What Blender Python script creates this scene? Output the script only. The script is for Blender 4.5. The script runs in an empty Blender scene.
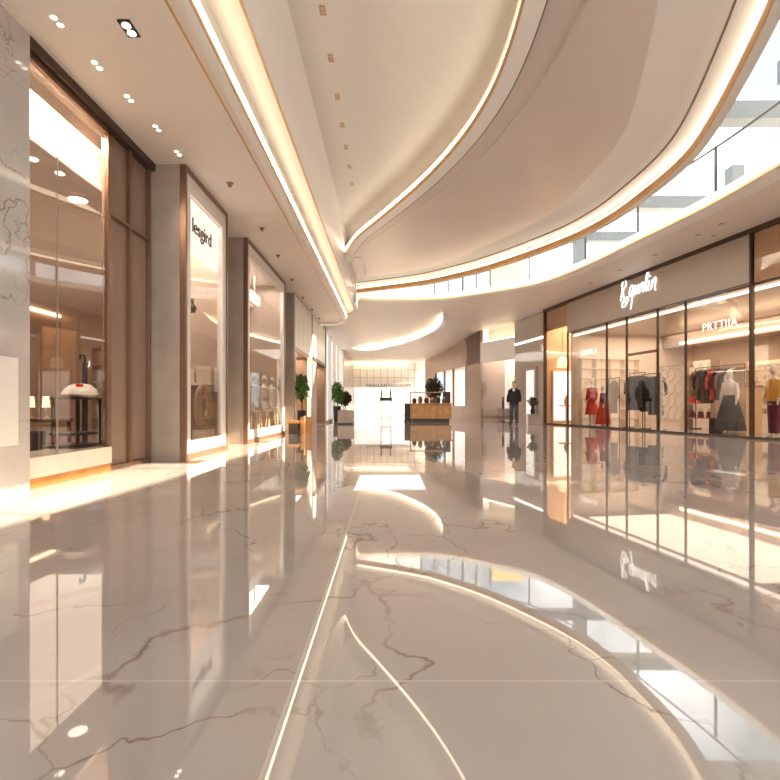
import bpy, bmesh, math, random
from mathutils import Vector, Matrix
random.seed(7)
S = bpy.context.scene
C = S.collection
PI = math.pi
F, CX, HZ, H = 520.0, 390.0, 406.0, 0.75      # focal length in pixels, vanishing column, horizon row, lens height

def at(px, py, z):
    d = (z - H) * F / (HZ - py)
    return ((px - CX) / F * d, d, z)
def fl(px, d):                                 # floor spot at depth d
    return ((px - CX) / F * d, d, 0.0)

# ---------------------------------------------------------------- materials
def lnk(nt, a, b): nt.links.new(a, b)
def mat(name, col, rough=0.5, metal=0.0, emit=None, es=0.0, var=0.0, vscale=6.0, ior=1.45, bump=0.0):
    m = bpy.data.materials.new(name); m.use_nodes = True
    nt = m.node_tree; b = nt.nodes['Principled BSDF']
    b.inputs['Roughness'].default_value = rough
    b.inputs['Metallic'].default_value = metal
    b.inputs['IOR'].default_value = ior
    b.inputs['Base Color'].default_value = (*col, 1)
    tc = nt.nodes.new('ShaderNodeTexCoord')
    nz = nt.nodes.new('ShaderNodeTexNoise'); nz.inputs['Scale'].default_value = vscale
    nz.inputs['Detail'].default_value = 4
    lnk(nt, tc.outputs['Object'], nz.inputs['Vector'])
    if var > 0:
        r = nt.nodes.new('ShaderNodeValToRGB')
        r.color_ramp.elements[0].position = 0.3; r.color_ramp.elements[1].position = 0.7
        r.color_ramp.elements[0].color = (*[c * (1 - var) for c in col], 1)
        r.color_ramp.elements[1].color = (*[min(1, c * (1 + var)) for c in col], 1)
        lnk(nt, nz.outputs['Fac'], r.inputs['Fac']); lnk(nt, r.outputs['Color'], b.inputs['Base Color'])
    if bump > 0:
        bp = nt.nodes.new('ShaderNodeBump'); bp.inputs['Strength'].default_value = bump
        lnk(nt, nz.outputs['Fac'], bp.inputs['Height']); lnk(nt, bp.outputs['Normal'], b.inputs['Normal'])
    if emit:
        b.inputs['Emission Color'].default_value = (*emit, 1)
        b.inputs['Emission Strength'].default_value = es
    return m

def glass_mat(name, tint=(1, 1, 1), refl=0.08, rough=0.0):
    m = bpy.data.materials.new(name); m.use_nodes = True
    nt = m.node_tree; nt.nodes.clear()
    out = nt.nodes.new('ShaderNodeOutputMaterial')
    tr = nt.nodes.new('ShaderNodeBsdfTransparent'); tr.inputs['Color'].default_value = (*tint, 1)
    gl = nt.nodes.new('ShaderNodeBsdfGlossy'); gl.inputs['Roughness'].default_value = rough
    lw = nt.nodes.new('ShaderNodeLayerWeight'); lw.inputs['Blend'].default_value = 0.5
    pw = nt.nodes.new('ShaderNodeMath'); pw.operation = 'POWER'; pw.inputs[1].default_value = 4.0
    ad = nt.nodes.new('ShaderNodeMath'); ad.operation = 'MULTIPLY_ADD'; ad.inputs[1].default_value = 0.34; ad.inputs[2].default_value = refl; ad.use_clamp = True
    mx = nt.nodes.new('ShaderNodeMixShader')
    lnk(nt, lw.outputs['Facing'], pw.inputs[0]); lnk(nt, pw.outputs[0], ad.inputs[0]); lnk(nt, ad.outputs[0], mx.inputs['Fac'])
    lnk(nt, tr.outputs[0], mx.inputs[1]); lnk(nt, gl.outputs[0], mx.inputs[2]); lnk(nt, mx.outputs[0], out.inputs['Surface'])
    return m

def marble(name, base, dark, vein, rough, scale=1.0, ior=1.5, joints=None, veinamt=0.8, joint_col=(0.66, 0.59, 0.54)):
    m = bpy.data.materials.new(name); m.use_nodes = True
    nt = m.node_tree; b = nt.nodes['Principled BSDF']
    b.inputs['Roughness'].default_value = rough; b.inputs['IOR'].default_value = ior
    N = nt.nodes.new
    geo = N('ShaderNodeNewGeometry')
    pos = geo.outputs['Position']
    mp = N('ShaderNodeMapping'); mp.inputs['Scale'].default_value = (scale,) * 3
    lnk(nt, pos, mp.inputs['Vector'])
    # cloudy ground
    n1 = N('ShaderNodeTexNoise'); n1.inputs['Scale'].default_value = 0.9; n1.inputs['Detail'].default_value = 6
    lnk(nt, mp.outputs[0], n1.inputs['Vector'])
    r1 = N('ShaderNodeValToRGB'); r1.color_ramp.elements[0].position = 0.35; r1.color_ramp.elements[1].position = 0.7
    r1.color_ramp.elements[0].color = (*dark, 1); r1.color_ramp.elements[1].color = (*base, 1)
    lnk(nt, n1.outputs['Fac'], r1.inputs['Fac'])
    # veins: distorted voronoi cell edges, broken up by noise
    n2 = N('ShaderNodeTexNoise'); n2.inputs['Scale'].default_value = 1.6; n2.inputs['Detail'].default_value = 5
    lnk(nt, mp.outputs[0], n2.inputs['Vector'])
    sub = N('ShaderNodeVectorMath'); sub.operation = 'MULTIPLY_ADD'
    sub.inputs[1].default_value = (1.0, 1.0, 1.0)
    lnk(nt, n2.outputs['Color'], sub.inputs[0]); lnk(nt, mp.outputs[0], sub.inputs[2])
    col_prev = r1.outputs['Color']
    for vs, w, amt, off in ((0.55, 0.008, veinamt, 1.3), (1.5, 0.010, veinamt * 0.95, 3.7)):
        mo = N('ShaderNodeMapping'); mo.inputs['Location'].default_value = (off, off * .7, off); mo.inputs['Rotation'].default_value = (0, 0, .6 + off)
        mo.inputs['Scale'].default_value = (1, .55, 1)
        lnk(nt, sub.outputs[0], mo.inputs['Vector'])
        v = N('ShaderNodeTexVoronoi'); v.feature = 'DISTANCE_TO_EDGE'; v.inputs['Scale'].default_value = vs
        lnk(nt, mo.outputs[0], v.inputs['Vector'])
        mr = N('ShaderNodeMapRange'); mr.inputs['From Min'].default_value = 0; mr.inputs['From Max'].default_value = w
        mr.inputs['To Min'].default_value = 1; mr.inputs['To Max'].default_value = 0
        lnk(nt, v.outputs['Distance'], mr.inputs['Value'])
        n3 = N('ShaderNodeTexNoise'); n3.inputs['Scale'].default_value = 0.7 + off * .2; n3.inputs['Detail'].default_value = 3
        mo3 = N('ShaderNodeMapping'); mo3.inputs['Location'].default_value = (5 + off, 2, 1)
        lnk(nt, mp.outputs[0], mo3.inputs['Vector']); lnk(nt, mo3.outputs[0], n3.inputs['Vector'])
        m3 = N('ShaderNodeMapRange'); m3.inputs['From Min'].default_value = 0.48; m3.inputs['From Max'].default_value = 0.62
        m3.inputs['To Max'].default_value = amt
        lnk(nt, n3.outputs['Fac'], m3.inputs['Value'])
        mu = N('ShaderNodeMath'); mu.operation = 'MULTIPLY'
        lnk(nt, mr.outputs[0], mu.inputs[0]); lnk(nt, m3.outputs[0], mu.inputs[1])
        mx = N('ShaderNodeMix'); mx.data_type = 'RGBA'
        lnk(nt, mu.outputs[0], mx.inputs['Factor']); lnk(nt, col_prev, mx.inputs['A']); mx.inputs['B'].default_value = (*vein, 1)
        col_prev = mx.outputs['Result']
    if joints:
        sx = N('ShaderNodeSeparateXYZ'); lnk(nt, pos, sx.inputs[0])
        acc = None
        for ax, (off, step, wid) in joints.items():
            a = N('ShaderNodeMath'); a.operation = 'SUBTRACT'; lnk(nt, sx.outputs[ax], a.inputs[0]); a.inputs[1].default_value = off - wid / 2 - step * 50
            q = N('ShaderNodeMath'); q.operation = 'MODULO'; lnk(nt, a.outputs[0], q.inputs[0]); q.inputs[1].default_value = step
            l = N('ShaderNodeMath'); l.operation = 'LESS_THAN'; lnk(nt, q.outputs[0], l.inputs[0]); l.inputs[1].default_value = wid
            if acc is None: acc = l.outputs[0]
            else:
                mxm = N('ShaderNodeMath'); mxm.operation = 'MAXIMUM'; lnk(nt, acc, mxm.inputs[0]); lnk(nt, l.outputs[0], mxm.inputs[1]); acc = mxm.outputs[0]
        mx = N('ShaderNodeMix'); mx.data_type = 'RGBA'
        lnk(nt, acc, mx.inputs['Factor']); lnk(nt, col_prev, mx.inputs['A']); mx.inputs['B'].default_value = (*joint_col, 1)
        col_prev = mx.outputs['Result']
    lnk(nt, col_prev, b.inputs['Base Color'])
    return m

WARM = (1.0, 0.81, 0.57)
M = {}
M['floor'] = marble('floor_marble', (0.58, 0.53, 0.50), (0.475, 0.43, 0.405), (0.16, 0.075, 0.045), 0.022, 0.9, 2.1,
                    {'X': (-0.26, 2.4, 0.010), 'Y': (1.418, 3.2, 0.008)}, 0.85)
M['pier'] = marble('pier_marble', (0.63, 0.60, 0.585), (0.50, 0.47, 0.455), (0.22, 0.12, 0.07), 0.08, 1.3, 1.6, {'Z': (0.62, 1.45, 0.006)}, 0.9, (0.4, .36, .33))
M['paint'] = mat('ceiling_paint', (0.83, 0.755, 0.70), 0.45, var=0.015, vscale=1.5)
M['leaf'] = mat('leaf_paint', (0.74, 0.66, 0.61), 0.30, var=0.015, vscale=1.2)
M['leafpale'] = mat('pale_paint_lit_band', (0.94, 0.915, 0.895), 0.30, var=0.01, vscale=1.2)  # pale ceiling edges; also paints extra light onto the leaf's outer band
M['white'] = mat('white_paint', (0.87, 0.84, 0.80), 0.35, var=0.01)
M['reveal'] = mat('reveal_brown', (0.20, 0.12, 0.08), 0.5, var=0.05)
M['gold'] = mat('gold_trim', (0.70, 0.42, 0.20), 0.32, 0.6, var=0.03)
M['bronze'] = mat('bronze_frame', (0.26, 0.15, 0.095), 0.32, 0.6, var=0.06, vscale=3)
M['dark'] = mat('dark_bronze', (0.075, 0.045, 0.032), 0.4, 0.4, var=0.05)
M['stone'] = mat('taupe_stone', (0.42, 0.345, 0.295), 0.18, var=0.10, vscale=2.2)
M['panel'] = mat('taupe_panel', (0.46, 0.375, 0.32), 0.22, var=0.03, vscale=1.2)
M['bronzepanel'] = mat('bronze_panel', (0.36, 0.255, 0.195), 0.12, 0.2, var=0.05, vscale=1.5)
M['shopwall'] = mat('shop_brown_wall', (0.52, 0.385, 0.30), 0.4, var=0.05, vscale=2)
M['sign'] = mat('sign_band', (0.40, 0.33, 0.285), 0.35, var=0.02, vscale=1.5)
M['cream'] = mat('cream_wall', (0.84, 0.74, 0.62), 0.5, var=0.02)
M['palewall'] = mat('pale_tan_wall', (0.66, 0.54, 0.44), 0.5, var=0.02)
M['tan'] = mat('tan_wall', (0.72, 0.50, 0.31), 0.45, var=0.05, vscale=2)
M['brownwall'] = mat('brown_wall', (0.40, 0.28, 0.22), 0.4, var=0.06, vscale=3)
M['creamstone'] = mat('cream_stone', (0.82, 0.75, 0.66), 0.15, var=0.06, vscale=4)
M['wood'] = mat('golden_wood', (0.60, 0.32, 0.11), 0.35, var=0.18, vscale=5)
M['orange'] = mat('orange_wood', (0.55, 0.25, 0.07), 0.35, var=0.12, vscale=6)
M['black'] = mat('black_metal', (0.03, 0.028, 0.026), 0.35, 0.3, var=0.05)
M['blackcloth'] = mat('black_cloth', (0.022, 0.022, 0.026), 0.85, var=0.2, vscale=14, bump=0.2)
M['greycloth'] = mat('charcoal_cloth', (0.07, 0.07, 0.08), 0.85, var=0.2, vscale=14, bump=0.2)
M['redcloth'] = mat('red_cloth', (0.62, 0.05, 0.03), 0.6, var=0.2, vscale=10, bump=0.2)
M['winecloth'] = mat('wine_cloth', (0.16, 0.03, 0.07), 0.75, var=0.2, vscale=10, bump=0.2)
M['whitecloth'] = mat('white_cloth', (0.84, 0.81, 0.78), 0.8, var=0.05, vscale=14, bump=0.2)
M['yellowcloth'] = mat('yellow_cloth', (0.80, 0.50, 0.10), 0.75, var=0.1, vscale=12, bump=0.2)
M['browncloth'] = mat('brown_cloth', (0.24, 0.15, 0.09), 0.8, var=0.2, vscale=12, bump=0.2)
M['palecloth'] = mat('pale_cloth', (0.70, 0.63, 0.57), 0.8, var=0.1, vscale=16, bump=0.2)
M['skin'] = mat('skin', (0.62, 0.42, 0.32), 0.5, var=0.03)
M['hair'] = mat('dark_hair', (0.02, 0.014, 0.01), 0.5, var=0.2, vscale=30)
M['mannequin'] = mat('mannequin_white', (0.82, 0.79, 0.75), 0.3, var=0.01)
M['leafgreen'] = mat('green_leaf', (0.10, 0.22, 0.04), 0.45, var=0.35, vscale=9)
M['leafdark'] = mat('dark_leaf', (0.07, 0.05, 0.035), 0.5, var=0.3, vscale=9)
M['trunk'] = mat('trunk', (0.10, 0.07, 0.05), 0.7, var=0.2)
M['rattan'] = mat('rattan', (0.50, 0.40, 0.29), 0.6, var=0.15, vscale=20)
M['glass'] = glass_mat('clear_glass', (0.97, 0.95, 0.93), 0.03)
M['shopglass'] = glass_mat('shop_glass', (0.88, 0.83, 0.79), 0.055)
M['mirror'] = mat('grey_mirror_glass', (0.42, 0.37, 0.33), 0.06, 0.0, ior=2.1, var=0.02)
M['blueglass'] = mat('blue_grey_glass', (0.42, 0.47, 0.54), 0.1, ior=1.6, var=0.08)
M['postmetal'] = mat('post_metal', (0.03, 0.03, 0.032), 0.5, var=0.03)
M['steel'] = mat('pale_steel', (0.11, 0.12, 0.135), 0.4, 0.2, var=0.03)
M['yellowwall'] = mat('yellow_wall', (0.85, 0.58, 0.25), 0.6, var=0.05)
M['led'] = mat('led_cove', (1, 0.9, 0.7), 0.5, emit=(1.0, .79, .52), es=7.0)
M['ledrim'] = mat('led_rim', (1, 0.9, 0.7), 0.5, emit=(1.0, .85, .66), es=3.6)
M['ledstrong'] = mat('led_strong', (1, .9, .7), 0.5, emit=(1.0, .82, .56), es=1.9)
M['ledsoft'] = mat('led_soft', (1, 0.9, 0.7), 0.5, emit=(1.0, 0.80, 0.55), es=4.0)
M['ledwhite'] = mat('led_white', (1, 1, 1), 0.5, emit=(1.0, 0.93, 0.84), es=2.6)
M['lens'] = mat('lamp_lens', (1, 1, 1), 0.4, emit=(1.0, 0.92, 0.80), es=6.0)
M['lightbox'] = mat('lightbox_white', (1, 1, 1), 0.4, emit=(1.0, 0.97, 0.94), es=1.35)
M['letter'] = mat('lit_letter', (1, 1, 1), 0.4, emit=(1.0, 0.97, 0.92), es=1.3)
M['backlit'] = mat('backlit_wall', (0.9, 0.88, 0.86), 0.3, emit=(1.0, 0.97, 0.93), es=0.55)
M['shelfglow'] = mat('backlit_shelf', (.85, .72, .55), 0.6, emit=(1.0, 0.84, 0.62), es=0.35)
M['shade'] = mat('lampshade_glow', (1, .9, .7), 0.6, emit=(1.0, 0.78, 0.5), es=1.6)
M['ink'] = mat('ink', (0.03, 0.03, 0.035), 0.5, var=0.02)

# ---------------------------------------------------------------- mesh builder
class MB:
    def __init__(s): s.v = []; s.f = []
    def add(s, vs, fs):
        o = len(s.v); s.v += [tuple(v) for v in vs]; s.f += [tuple(i + o for i in f) for f in fs]; return s
    def box(s, x0, x1, y0, y1, z0, z1):
        x0, x1 = min(x0, x1), max(x0, x1); y0, y1 = min(y0, y1), max(y0, y1); z0, z1 = min(z0, z1), max(z0, z1)
        v = [(x0,y0,z0),(x1,y0,z0),(x1,y1,z0),(x0,y1,z0),(x0,y0,z1),(x1,y0,z1),(x1,y1,z1),(x0,y1,z1)]
        return s.add(v, [(3,2,1,0),(4,5,6,7),(0,1,5,4),(1,2,6,5),(2,3,7,6),(3,0,4,7)])
    def rings(s, R, n=16, cap=True):                 # R: (cx, cy, z, rx, ry)
        v = []; f = []
        for cx, cy, z, rx, ry in R:
            for k in range(n):
                a = 2 * PI * k / n; v.append((cx + rx * math.cos(a), cy + ry * math.sin(a), z))
        for i in range(len(R) - 1):
            for k in range(n):
                a, b = i * n + k, i * n + (k + 1) % n
                f.append((a, b, b + n, a + n))
        if cap:
            f.append(tuple(range(n - 1, -1, -1))); o = (len(R) - 1) * n; f.append(tuple(range(o, o + n)))
        return s.add(v, f)
    def lathe(s, prof, c=(0, 0, 0), n=20, cap=True):  # prof: (r, z)
        return s.rings([(c[0], c[1], c[2] + z, r, r) for r, z in prof], n, cap)
    def tube(s, path, r, n=8):
        P = [Vector(p) for p in path]; rs = r if isinstance(r, (list, tuple)) else [r] * len(P)
        v = []; f = []
        up = Vector((0.13, 0.21, 0.97))
        for i, p in enumerate(P):
            t = (P[min(i + 1, len(P) - 1)] - P[max(i - 1, 0)]).normalized()
            if abs(t.dot(up)) > 0.96: up = Vector((0.97, 0.2, 0.1))
            a = t.cross(up).normalized(); b = t.cross(a)
            for k in range(n):
                w = 2 * PI * k / n; v.append(p + (a * math.cos(w) + b * math.sin(w)) * rs[i])
        for i in range(len(P) - 1):
            for k in range(n):
                x, y = i * n + k, i * n + (k + 1) % n; f.append((x, y, y + n, x + n))
        f.append(tuple(range(n - 1, -1, -1))); o = (len(P) - 1) * n; f.append(tuple(range(o, o + n)))
        return s.add(v, f)
    def ball(s, c, rx, ry=None, rz=None, n=14, m=9):
        ry = ry or rx; rz = rz or rx
        R = []
        for i in range(m + 1):
            t = -PI / 2 + PI * i / m; k = max(math.cos(t), 0.02)
            R.append((c[0], c[1], c[2] + rz * math.sin(t), rx * k, ry * k))
        return s.rings(R, n)
    def ladder(s, rows):                              # rows of equally long point lists
        n = len(rows[0]); v = [p for r in rows for p in r]
        f = [(i * n + k, i * n + k + 1, (i + 1) * n + k + 1, (i + 1) * n + k) for i in range(len(rows) - 1) for k in range(n - 1)]
        return s.add(v, f)
    def tf(s, fn): s.v = [tuple(fn(v)) for v in s.v]; return s
    def build(s, name, m, parent=None, smooth=False, bevel=0.0):
        me = bpy.data.meshes.new(name); me.from_pydata(s.v, [], s.f)
        bm = bmesh.new(); bm.from_mesh(me); bmesh.ops.recalc_face_normals(bm, faces=bm.faces); bm.to_mesh(me); bm.free()
        me.materials.append(m); me.update()
        o = bpy.data.objects.new(name, me); C.objects.link(o)
        if parent: o.parent = parent
        if smooth:
            for p in me.polygons: p.use_smooth = True
            try: me.set_sharp_from_angle(angle=math.radians(38))
            except Exception: pass
        if bevel:
            b = o.modifiers.new('bevel', 'BEVEL'); b.width = bevel; b.segments = 2; b.limit_method = 'ANGLE'
        return o

def tag(o, label, cat, group=None):
    o['label'] = label; o['category'] = cat
    if group: o['group'] = group
    return o
def thing(name, label, cat, loc=(0, 0, 0), rz=0.0, group=None):
    o = bpy.data.objects.new(name, None); C.objects.link(o)
    o.location = loc; o.rotation_euler = (0, 0, rz); o.empty_display_size = 0.1
    return tag(o, label, cat, group)
def struct(name, mb, m, smooth=False, bevel=0.0):
    o = mb.build(name, m, None, smooth, bevel); o['kind'] = 'structure'; return o
def srow(name, loc=(0, 0, 0), rz=0.0):
    o = bpy.data.objects.new(name, None); C.objects.link(o); o.location = loc; o.rotation_euler = (0, 0, rz)
    o['kind'] = 'structure'; return o
def dup(root, loc, rz=0.0, label=None, group=None, scale=None):
    r = root.copy(); C.objects.link(r); r.location = loc; r.rotation_euler = (0, 0, rz)
    if label: r['label'] = label
    if group: r['group'] = group
    if scale: r.scale = scale
    for ch in list(root.children):
        c = ch.copy(); C.objects.link(c); c.parent = r
        for g in list(ch.children):
            d = g.copy(); C.objects.link(d); d.parent = c
    return r
def text_mesh(body, size, depth=0.004, shear=0.0, spacing=1.0):
    cu = bpy.data.curves.new('txt', 'FONT'); cu.body = body; cu.size = size; cu.extrude = depth; cu.shear = shear
    cu.space_character = spacing; cu.align_x = 'CENTER'; cu.align_y = 'CENTER'
    t = bpy.data.objects.new('txt', cu); C.objects.link(t)
    bpy.context.view_layer.update()
    me = bpy.data.meshes.new_from_object(t.evaluated_get(bpy.context.evaluated_depsgraph_get()))
    vs = [tuple(v.co) for v in me.vertices]; fs = [tuple(p.vertices) for p in me.polygons]
    bpy.data.objects.remove(t); bpy.data.curves.remove(cu); bpy.data.meshes.remove(me)
    b = MB(); b.add(vs, fs); return b
def spline(pts, n):                                   # Catmull-Rom through the points, n samples
    P = [Vector(p) for p in pts]; P = [P[0] * 2 - P[1]] + P + [P[-1] * 2 - P[-2]]
    out = []; m = len(pts) - 1
    for i in range(n):
        u = i / (n - 1) * m; k = min(int(u), m - 1); t = u - k
        a, b, c, d = P[k], P[k + 1], P[k + 2], P[k + 3]
        out.append(0.5 * ((2 * b) + (c - a) * t + (2 * a - 5 * b + 4 * c - d) * t * t + (3 * b - a - 3 * c + d) * t ** 3))
    return out
def sm(x): x = max(0.0, min(1.0, x)); return x * x * (3 - 2 * x)

# ================================================================ SETTING
struct('floor', MB().box(-12, 17, -8, 42, -0.12, 0), M['floor'])
ZL = 4.05            # left soffit height
ZR = 4.75            # right soffit height
XL = -3.25           # left shop line
XB = -2.80           # face of the projecting bays

# ---- left side -------------------------------------------------
struct('wall_left', MB().box(-3.6, -3.20, -6, 4.62, 0, ZL), M['pier'])
struct('trim_1', MB().box(-3.4, -3.20, 4.62, 7.1, ZL - 0.10, ZL), M['dark'])
struct('trim_2', MB().box(-3.30, -3.245, 4.62, 6.05, 0, 0.09), M['orange'], bevel=0.004)
struct('trim_3', MB().box(-3.75, -3.235, 4.62, 6.05, 0.09, 0.28), M['creamstone'], bevel=0.004)
# shop room behind the first glass
struct('wall_left_shop_back', MB().box(-9.6, -9.5, 3.0, 15.1, 0, ZL), M['shopwall'])
struct('wall_left_shop_far', MB().box(-9.5, -3.9, 15.0, 15.1, 0, ZL), M['shopwall'])
struct('wall_left_shop_near', MB().box(-9.5, -3.6, 2.9, 3.0, 0, ZL), M['panel'])
struct('ceiling_shop', MB().box(-9.6, -3.62, 2.9, 15.1, 3.35, 3.42), M['paint'])
bk = struct('ceiling_bulkhead', MB().box(-3.62, -3.57, 3.0, 7.05, 3.42, ZL), M['paint'])
bl = MB().box(-3.54, -3.49, 3.0, 7.0, 3.36, 3.40).build('cove_light', M['ledstrong'], bk)
MB().box(-3.62, -3.48, 3.0, 7.0, 3.33, 3.36).build('cove_ledge', M['white'], bk)
MB().box(-3.565, -3.555, 3.0, 7.0, 3.86, 3.885).build('cove_light', M['ledsoft'], bk)
o = struct('trim_4', MB().box(-9.49, -9.42, 3.2, 14.9, 3.28, 3.33), M['ledsoft'])
# window 1: frame, pane, mullions
w = srow('window_1', (0, 0, 0))
fr = MB().box(-3.30, XL, 4.62, 4.66, 0.28, ZL - .1).box(-3.30, XL, 6.0, 6.06, 0, ZL - .1).box(-3.30, XL, 4.62, 6.06, ZL - 0.16, ZL - .1)
fr.build('window_frame', M['bronze'], w, bevel=0.003)
MB().box(-3.285, -3.270, 4.66, 6.0, 0.28, ZL - .16).build('pane', M['shopglass'], w)
MB().box(-3.286, -3.269, 5.12, 5.124, 0.28, 3.2).build('glass_joint', M['panel'], w)
# bronze framed stone bays next to it
w = srow('wall_left_bays')
for y0, y1 in ((6.06, 6.52), (6.54, 7.06)):
    MB().box(-3.36, -3.30, y0, y1, 0.05, ZL - .1).build('panel', M['bronzepanel'], w)
for y in (6.52, 7.04):
    MB().box(-3.32, -3.245, y - .02, y + .02, 0, ZL - .1).build('mullion', M['bronze'], w, bevel=0.003)
MB().box(-3.32, -3.25, 6.06, 7.05, 2.98, 3.01).build('rail', M['bronze'], w)
MB().box(-3.32, -3.25, 6.06, 7.05, 0, 0.05).build('sill', M['bronze'], w)

def bay(name, y0, y1, back):                          # projecting display bay of the left side
    w = srow(name)
    MB().box(-3.85, XB - .02, y0, y0 + .06, 0, ZL).box(-3.85, XB - .02, y1 - .06, y1, 0, ZL).build('side_panel', M['stone'], w)
    MB().box(-3.90, -3.85, y0, y1, 0, ZL).build('back_panel', back, w)
    MB().box(-3.85, XB - .02, y0 + .06, y1 - .06, 0, 0.14).build('plinth', M['creamstone'], w)
    MB().box(-3.85, XB - .02, y0 + .06, y1 - .06, ZL - .12, ZL).build('soffit', M['white'], w)
    b = MB()
    e = 0.05
    b.box(XB - .07, XB + .015, y0 - .005, y0 + e, 0, ZL).box(XB - .07, XB + .015, y1 - e, y1 + .005, 0, ZL)
    b.box(XB - .07, XB + .015, y0 + e, y1 - e, ZL - .07, ZL).box(XB - .07, XB + .015, y0 + e, y1 - e, 0, 0.09)
    b.build('outer_frame', M['bronze'], w, bevel=0.004)
    a, c = y0 + e, y1 - e
    g = 0.17
    b = MB().box(XB - .09, XB - .005, a, a + g, .09, ZL - .07).box(XB - .09, XB - .005, c - g, c, .09, ZL - .07)
    b.box(XB - .09, XB - .005, a + g, c - g, ZL - .07 - .24, ZL - .07).box(XB - .09, XB - .005, a + g, c - g, .09, 0.26)
    b.build('inner_frame', M['white'], w, bevel=0.004)
    MB().box(XB - .06, XB - .045, a + g, c - g, .26, ZL - .31).build('pane', M['shopglass'], w)
    MB().box(XB - .16, XB - .11, a + g, c - g, ZL - .17, ZL - .13).build('strip_light', M['ledwhite'], w)
    return w
bay('window_2', 7.10, 8.93, M['cream'])
bay('window_3', 10.18, 13.87, M['panel'])
struct('wall_left_recess', MB().box(-3.35, XL, 8.93, 10.18, 0, ZL), M['stone'])
struct('wall_left_recess.001', MB().box(-3.35, XL, 13.87, 15.17, 0, ZL), M['stone'])

# third frontage: white slats over a doorway
w = srow('door_1')
MB().box(-4.2, XB, 15.17, 15.30, 0, ZL).build('side_panel', M['stone'], w)
b = MB()
for k in range(9):
    y = 15.45 + k * 0.32; b.box(XB - .06, XB + .02, y, y + .23, 2.5, ZL - .05)
b.build('slat_panel', M['white'], w)
MB().box(XB - .12, XB - .06, 15.3, 18.4, 2.45, ZL).build('slat_backing', M['panel'], w)
MB().box(XB - .1, XB + .02, 15.30, 15.42, 0, ZL).box(XB - .1, XB + .02, 18.2, 18.4, 0, ZL).build('door_jamb', M['white'], w)
MB().box(-4.2, -4.15, 15.3, 18.4, 0, 2.5).build('door_back', M['cream'], w)
MB().box(-4.2, XB - .12, 15.3, 18.4, 2.45, 2.5).build('door_soffit', M['brownwall'], w)
MB().box(-4.2, XB, 18.4, 18.9, 0, ZL).build('pier', M['bronze'], w)
# fourth frontage
w = srow('door_2')
MB().box(XB - .1, XB, 18.9, 22.6, 2.55, ZL).build('fascia', M['white'], w)
MB().box(XB - .1, XB + .03, 18.9, 22.6, 2.42, 2.55).build('lintel', M['dark'], w)
MB().box(-4.2, -4.15, 18.9, 22.6, 0, 2.5).build('door_back', M['white'], w)
MB().box(XB - .08, XB, 18.9, 19.9, 0, 2.42).build('door_leaf', M['brownwall'], w)
MB().box(-4.2, XB, 22.4, 22.6, 0, ZL).build('pier', M['bronze'], w)
# fifth frontage: bright glazed wall
w = srow('window_4')
MB().box(XB - .2, XB - .15, 22.6, 31.0, 0.1, ZL).build('pane', M['backlit'], w)
for y in (22.7, 24.7, 26.7, 28.8, 30.9):
    MB().box(XB - .2, XB + .02, y, y + .1, 0, ZL).build('mullion', M['white'], w)
MB().box(XB - .2, XB + .02, 22.6, 31.0, 0, 0.1).build('sill', M['stone'], w)
struct('wall_left_end', MB().box(-3.3, XB + .05, 31.0, 39.6, 0, ZL + .1), M['panel'])

# left soffit with lip, gold lines and light cove, swept along a path that rounds off at the far end
path = [((-1.63, y), 0.0) for y in (-5, 0, 4, 7, 10, 13, 16, 18, 19.3)]
for k in range(1, 13):
    a = PI / 2 * k / 12
    path.append(((-2.50 + .87 * math.cos(a), 19.3 + 1.5 * math.sin(a)), a))
path.append(((-3.3, 20.8), PI / 2))
def sweep(prof):
    rows = []
    for (x, y), a in path:
        c, s = math.cos(a), math.sin(a)
        rows.append([(x + c * q, y + s * q, z) for q, z in prof])
    return MB().ladder(rows)
ceil = struct('ceiling', MB().box(-3.6, -1.71, -6, 19.3, ZL, ZL + .06), M['paint'])
b = MB(); cen = (-2.0, 19.3, ZL)
ring = [((x - .08 * math.cos(a)), (y - .08 * math.sin(a)), ZL) for (x, y), a in path[8:]]
b.add([(-3.3, 19.3, ZL)] + ring, [(0, i, i + 1) for i in range(1, len(ring))])
b.build('soffit_end', M['paint'], ceil)
sweep([(-.10, ZL + .02), (-.10, ZL - .03), (-.06, ZL - .045), (-.02, ZL - .04), (0.0, ZL - .02), (0.0, ZL + .0)]).build('cove_lip', M['white'], ceil, True)
sweep([(-.205, ZL + .001), (-.205, ZL - .004), (-.185, ZL - .004), (-.185, ZL + .001)]).build('gold_line', M['gold'], ceil)
sweep([(0.003, ZL - .01), (0.012, ZL - .01), (0.012, ZL + .03), (0.003, ZL + .03)]).build('gold_line', M['gold'], ceil)
sweep([(0.0, ZL + .0), (0.0, ZL + .06)]).build('cove_back', M['white'], ceil)
sweep([(0.006, ZL + .05), (0.02, ZL + .07), (0.012, ZL + .14), (0.0, ZL + .14)]).build('cove_light', M['led'], ceil)
sweep([(0.0, ZL + .14), (-.02, ZL + .35), (0.29, ZL + .35)]).build('cove_top', M['white'], ceil)
sweep([(0.275, ZL + .35), (0.275, ZL + .335), (0.295, ZL + .335), (0.295, ZL + .355)]).build('gold_line', M['gold'], ceil)
sweep([(0.29, ZL + .35), (0.44, ZL + 1.40)]).build('cove_fascia', M['leafpale'], ceil, True)

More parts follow.
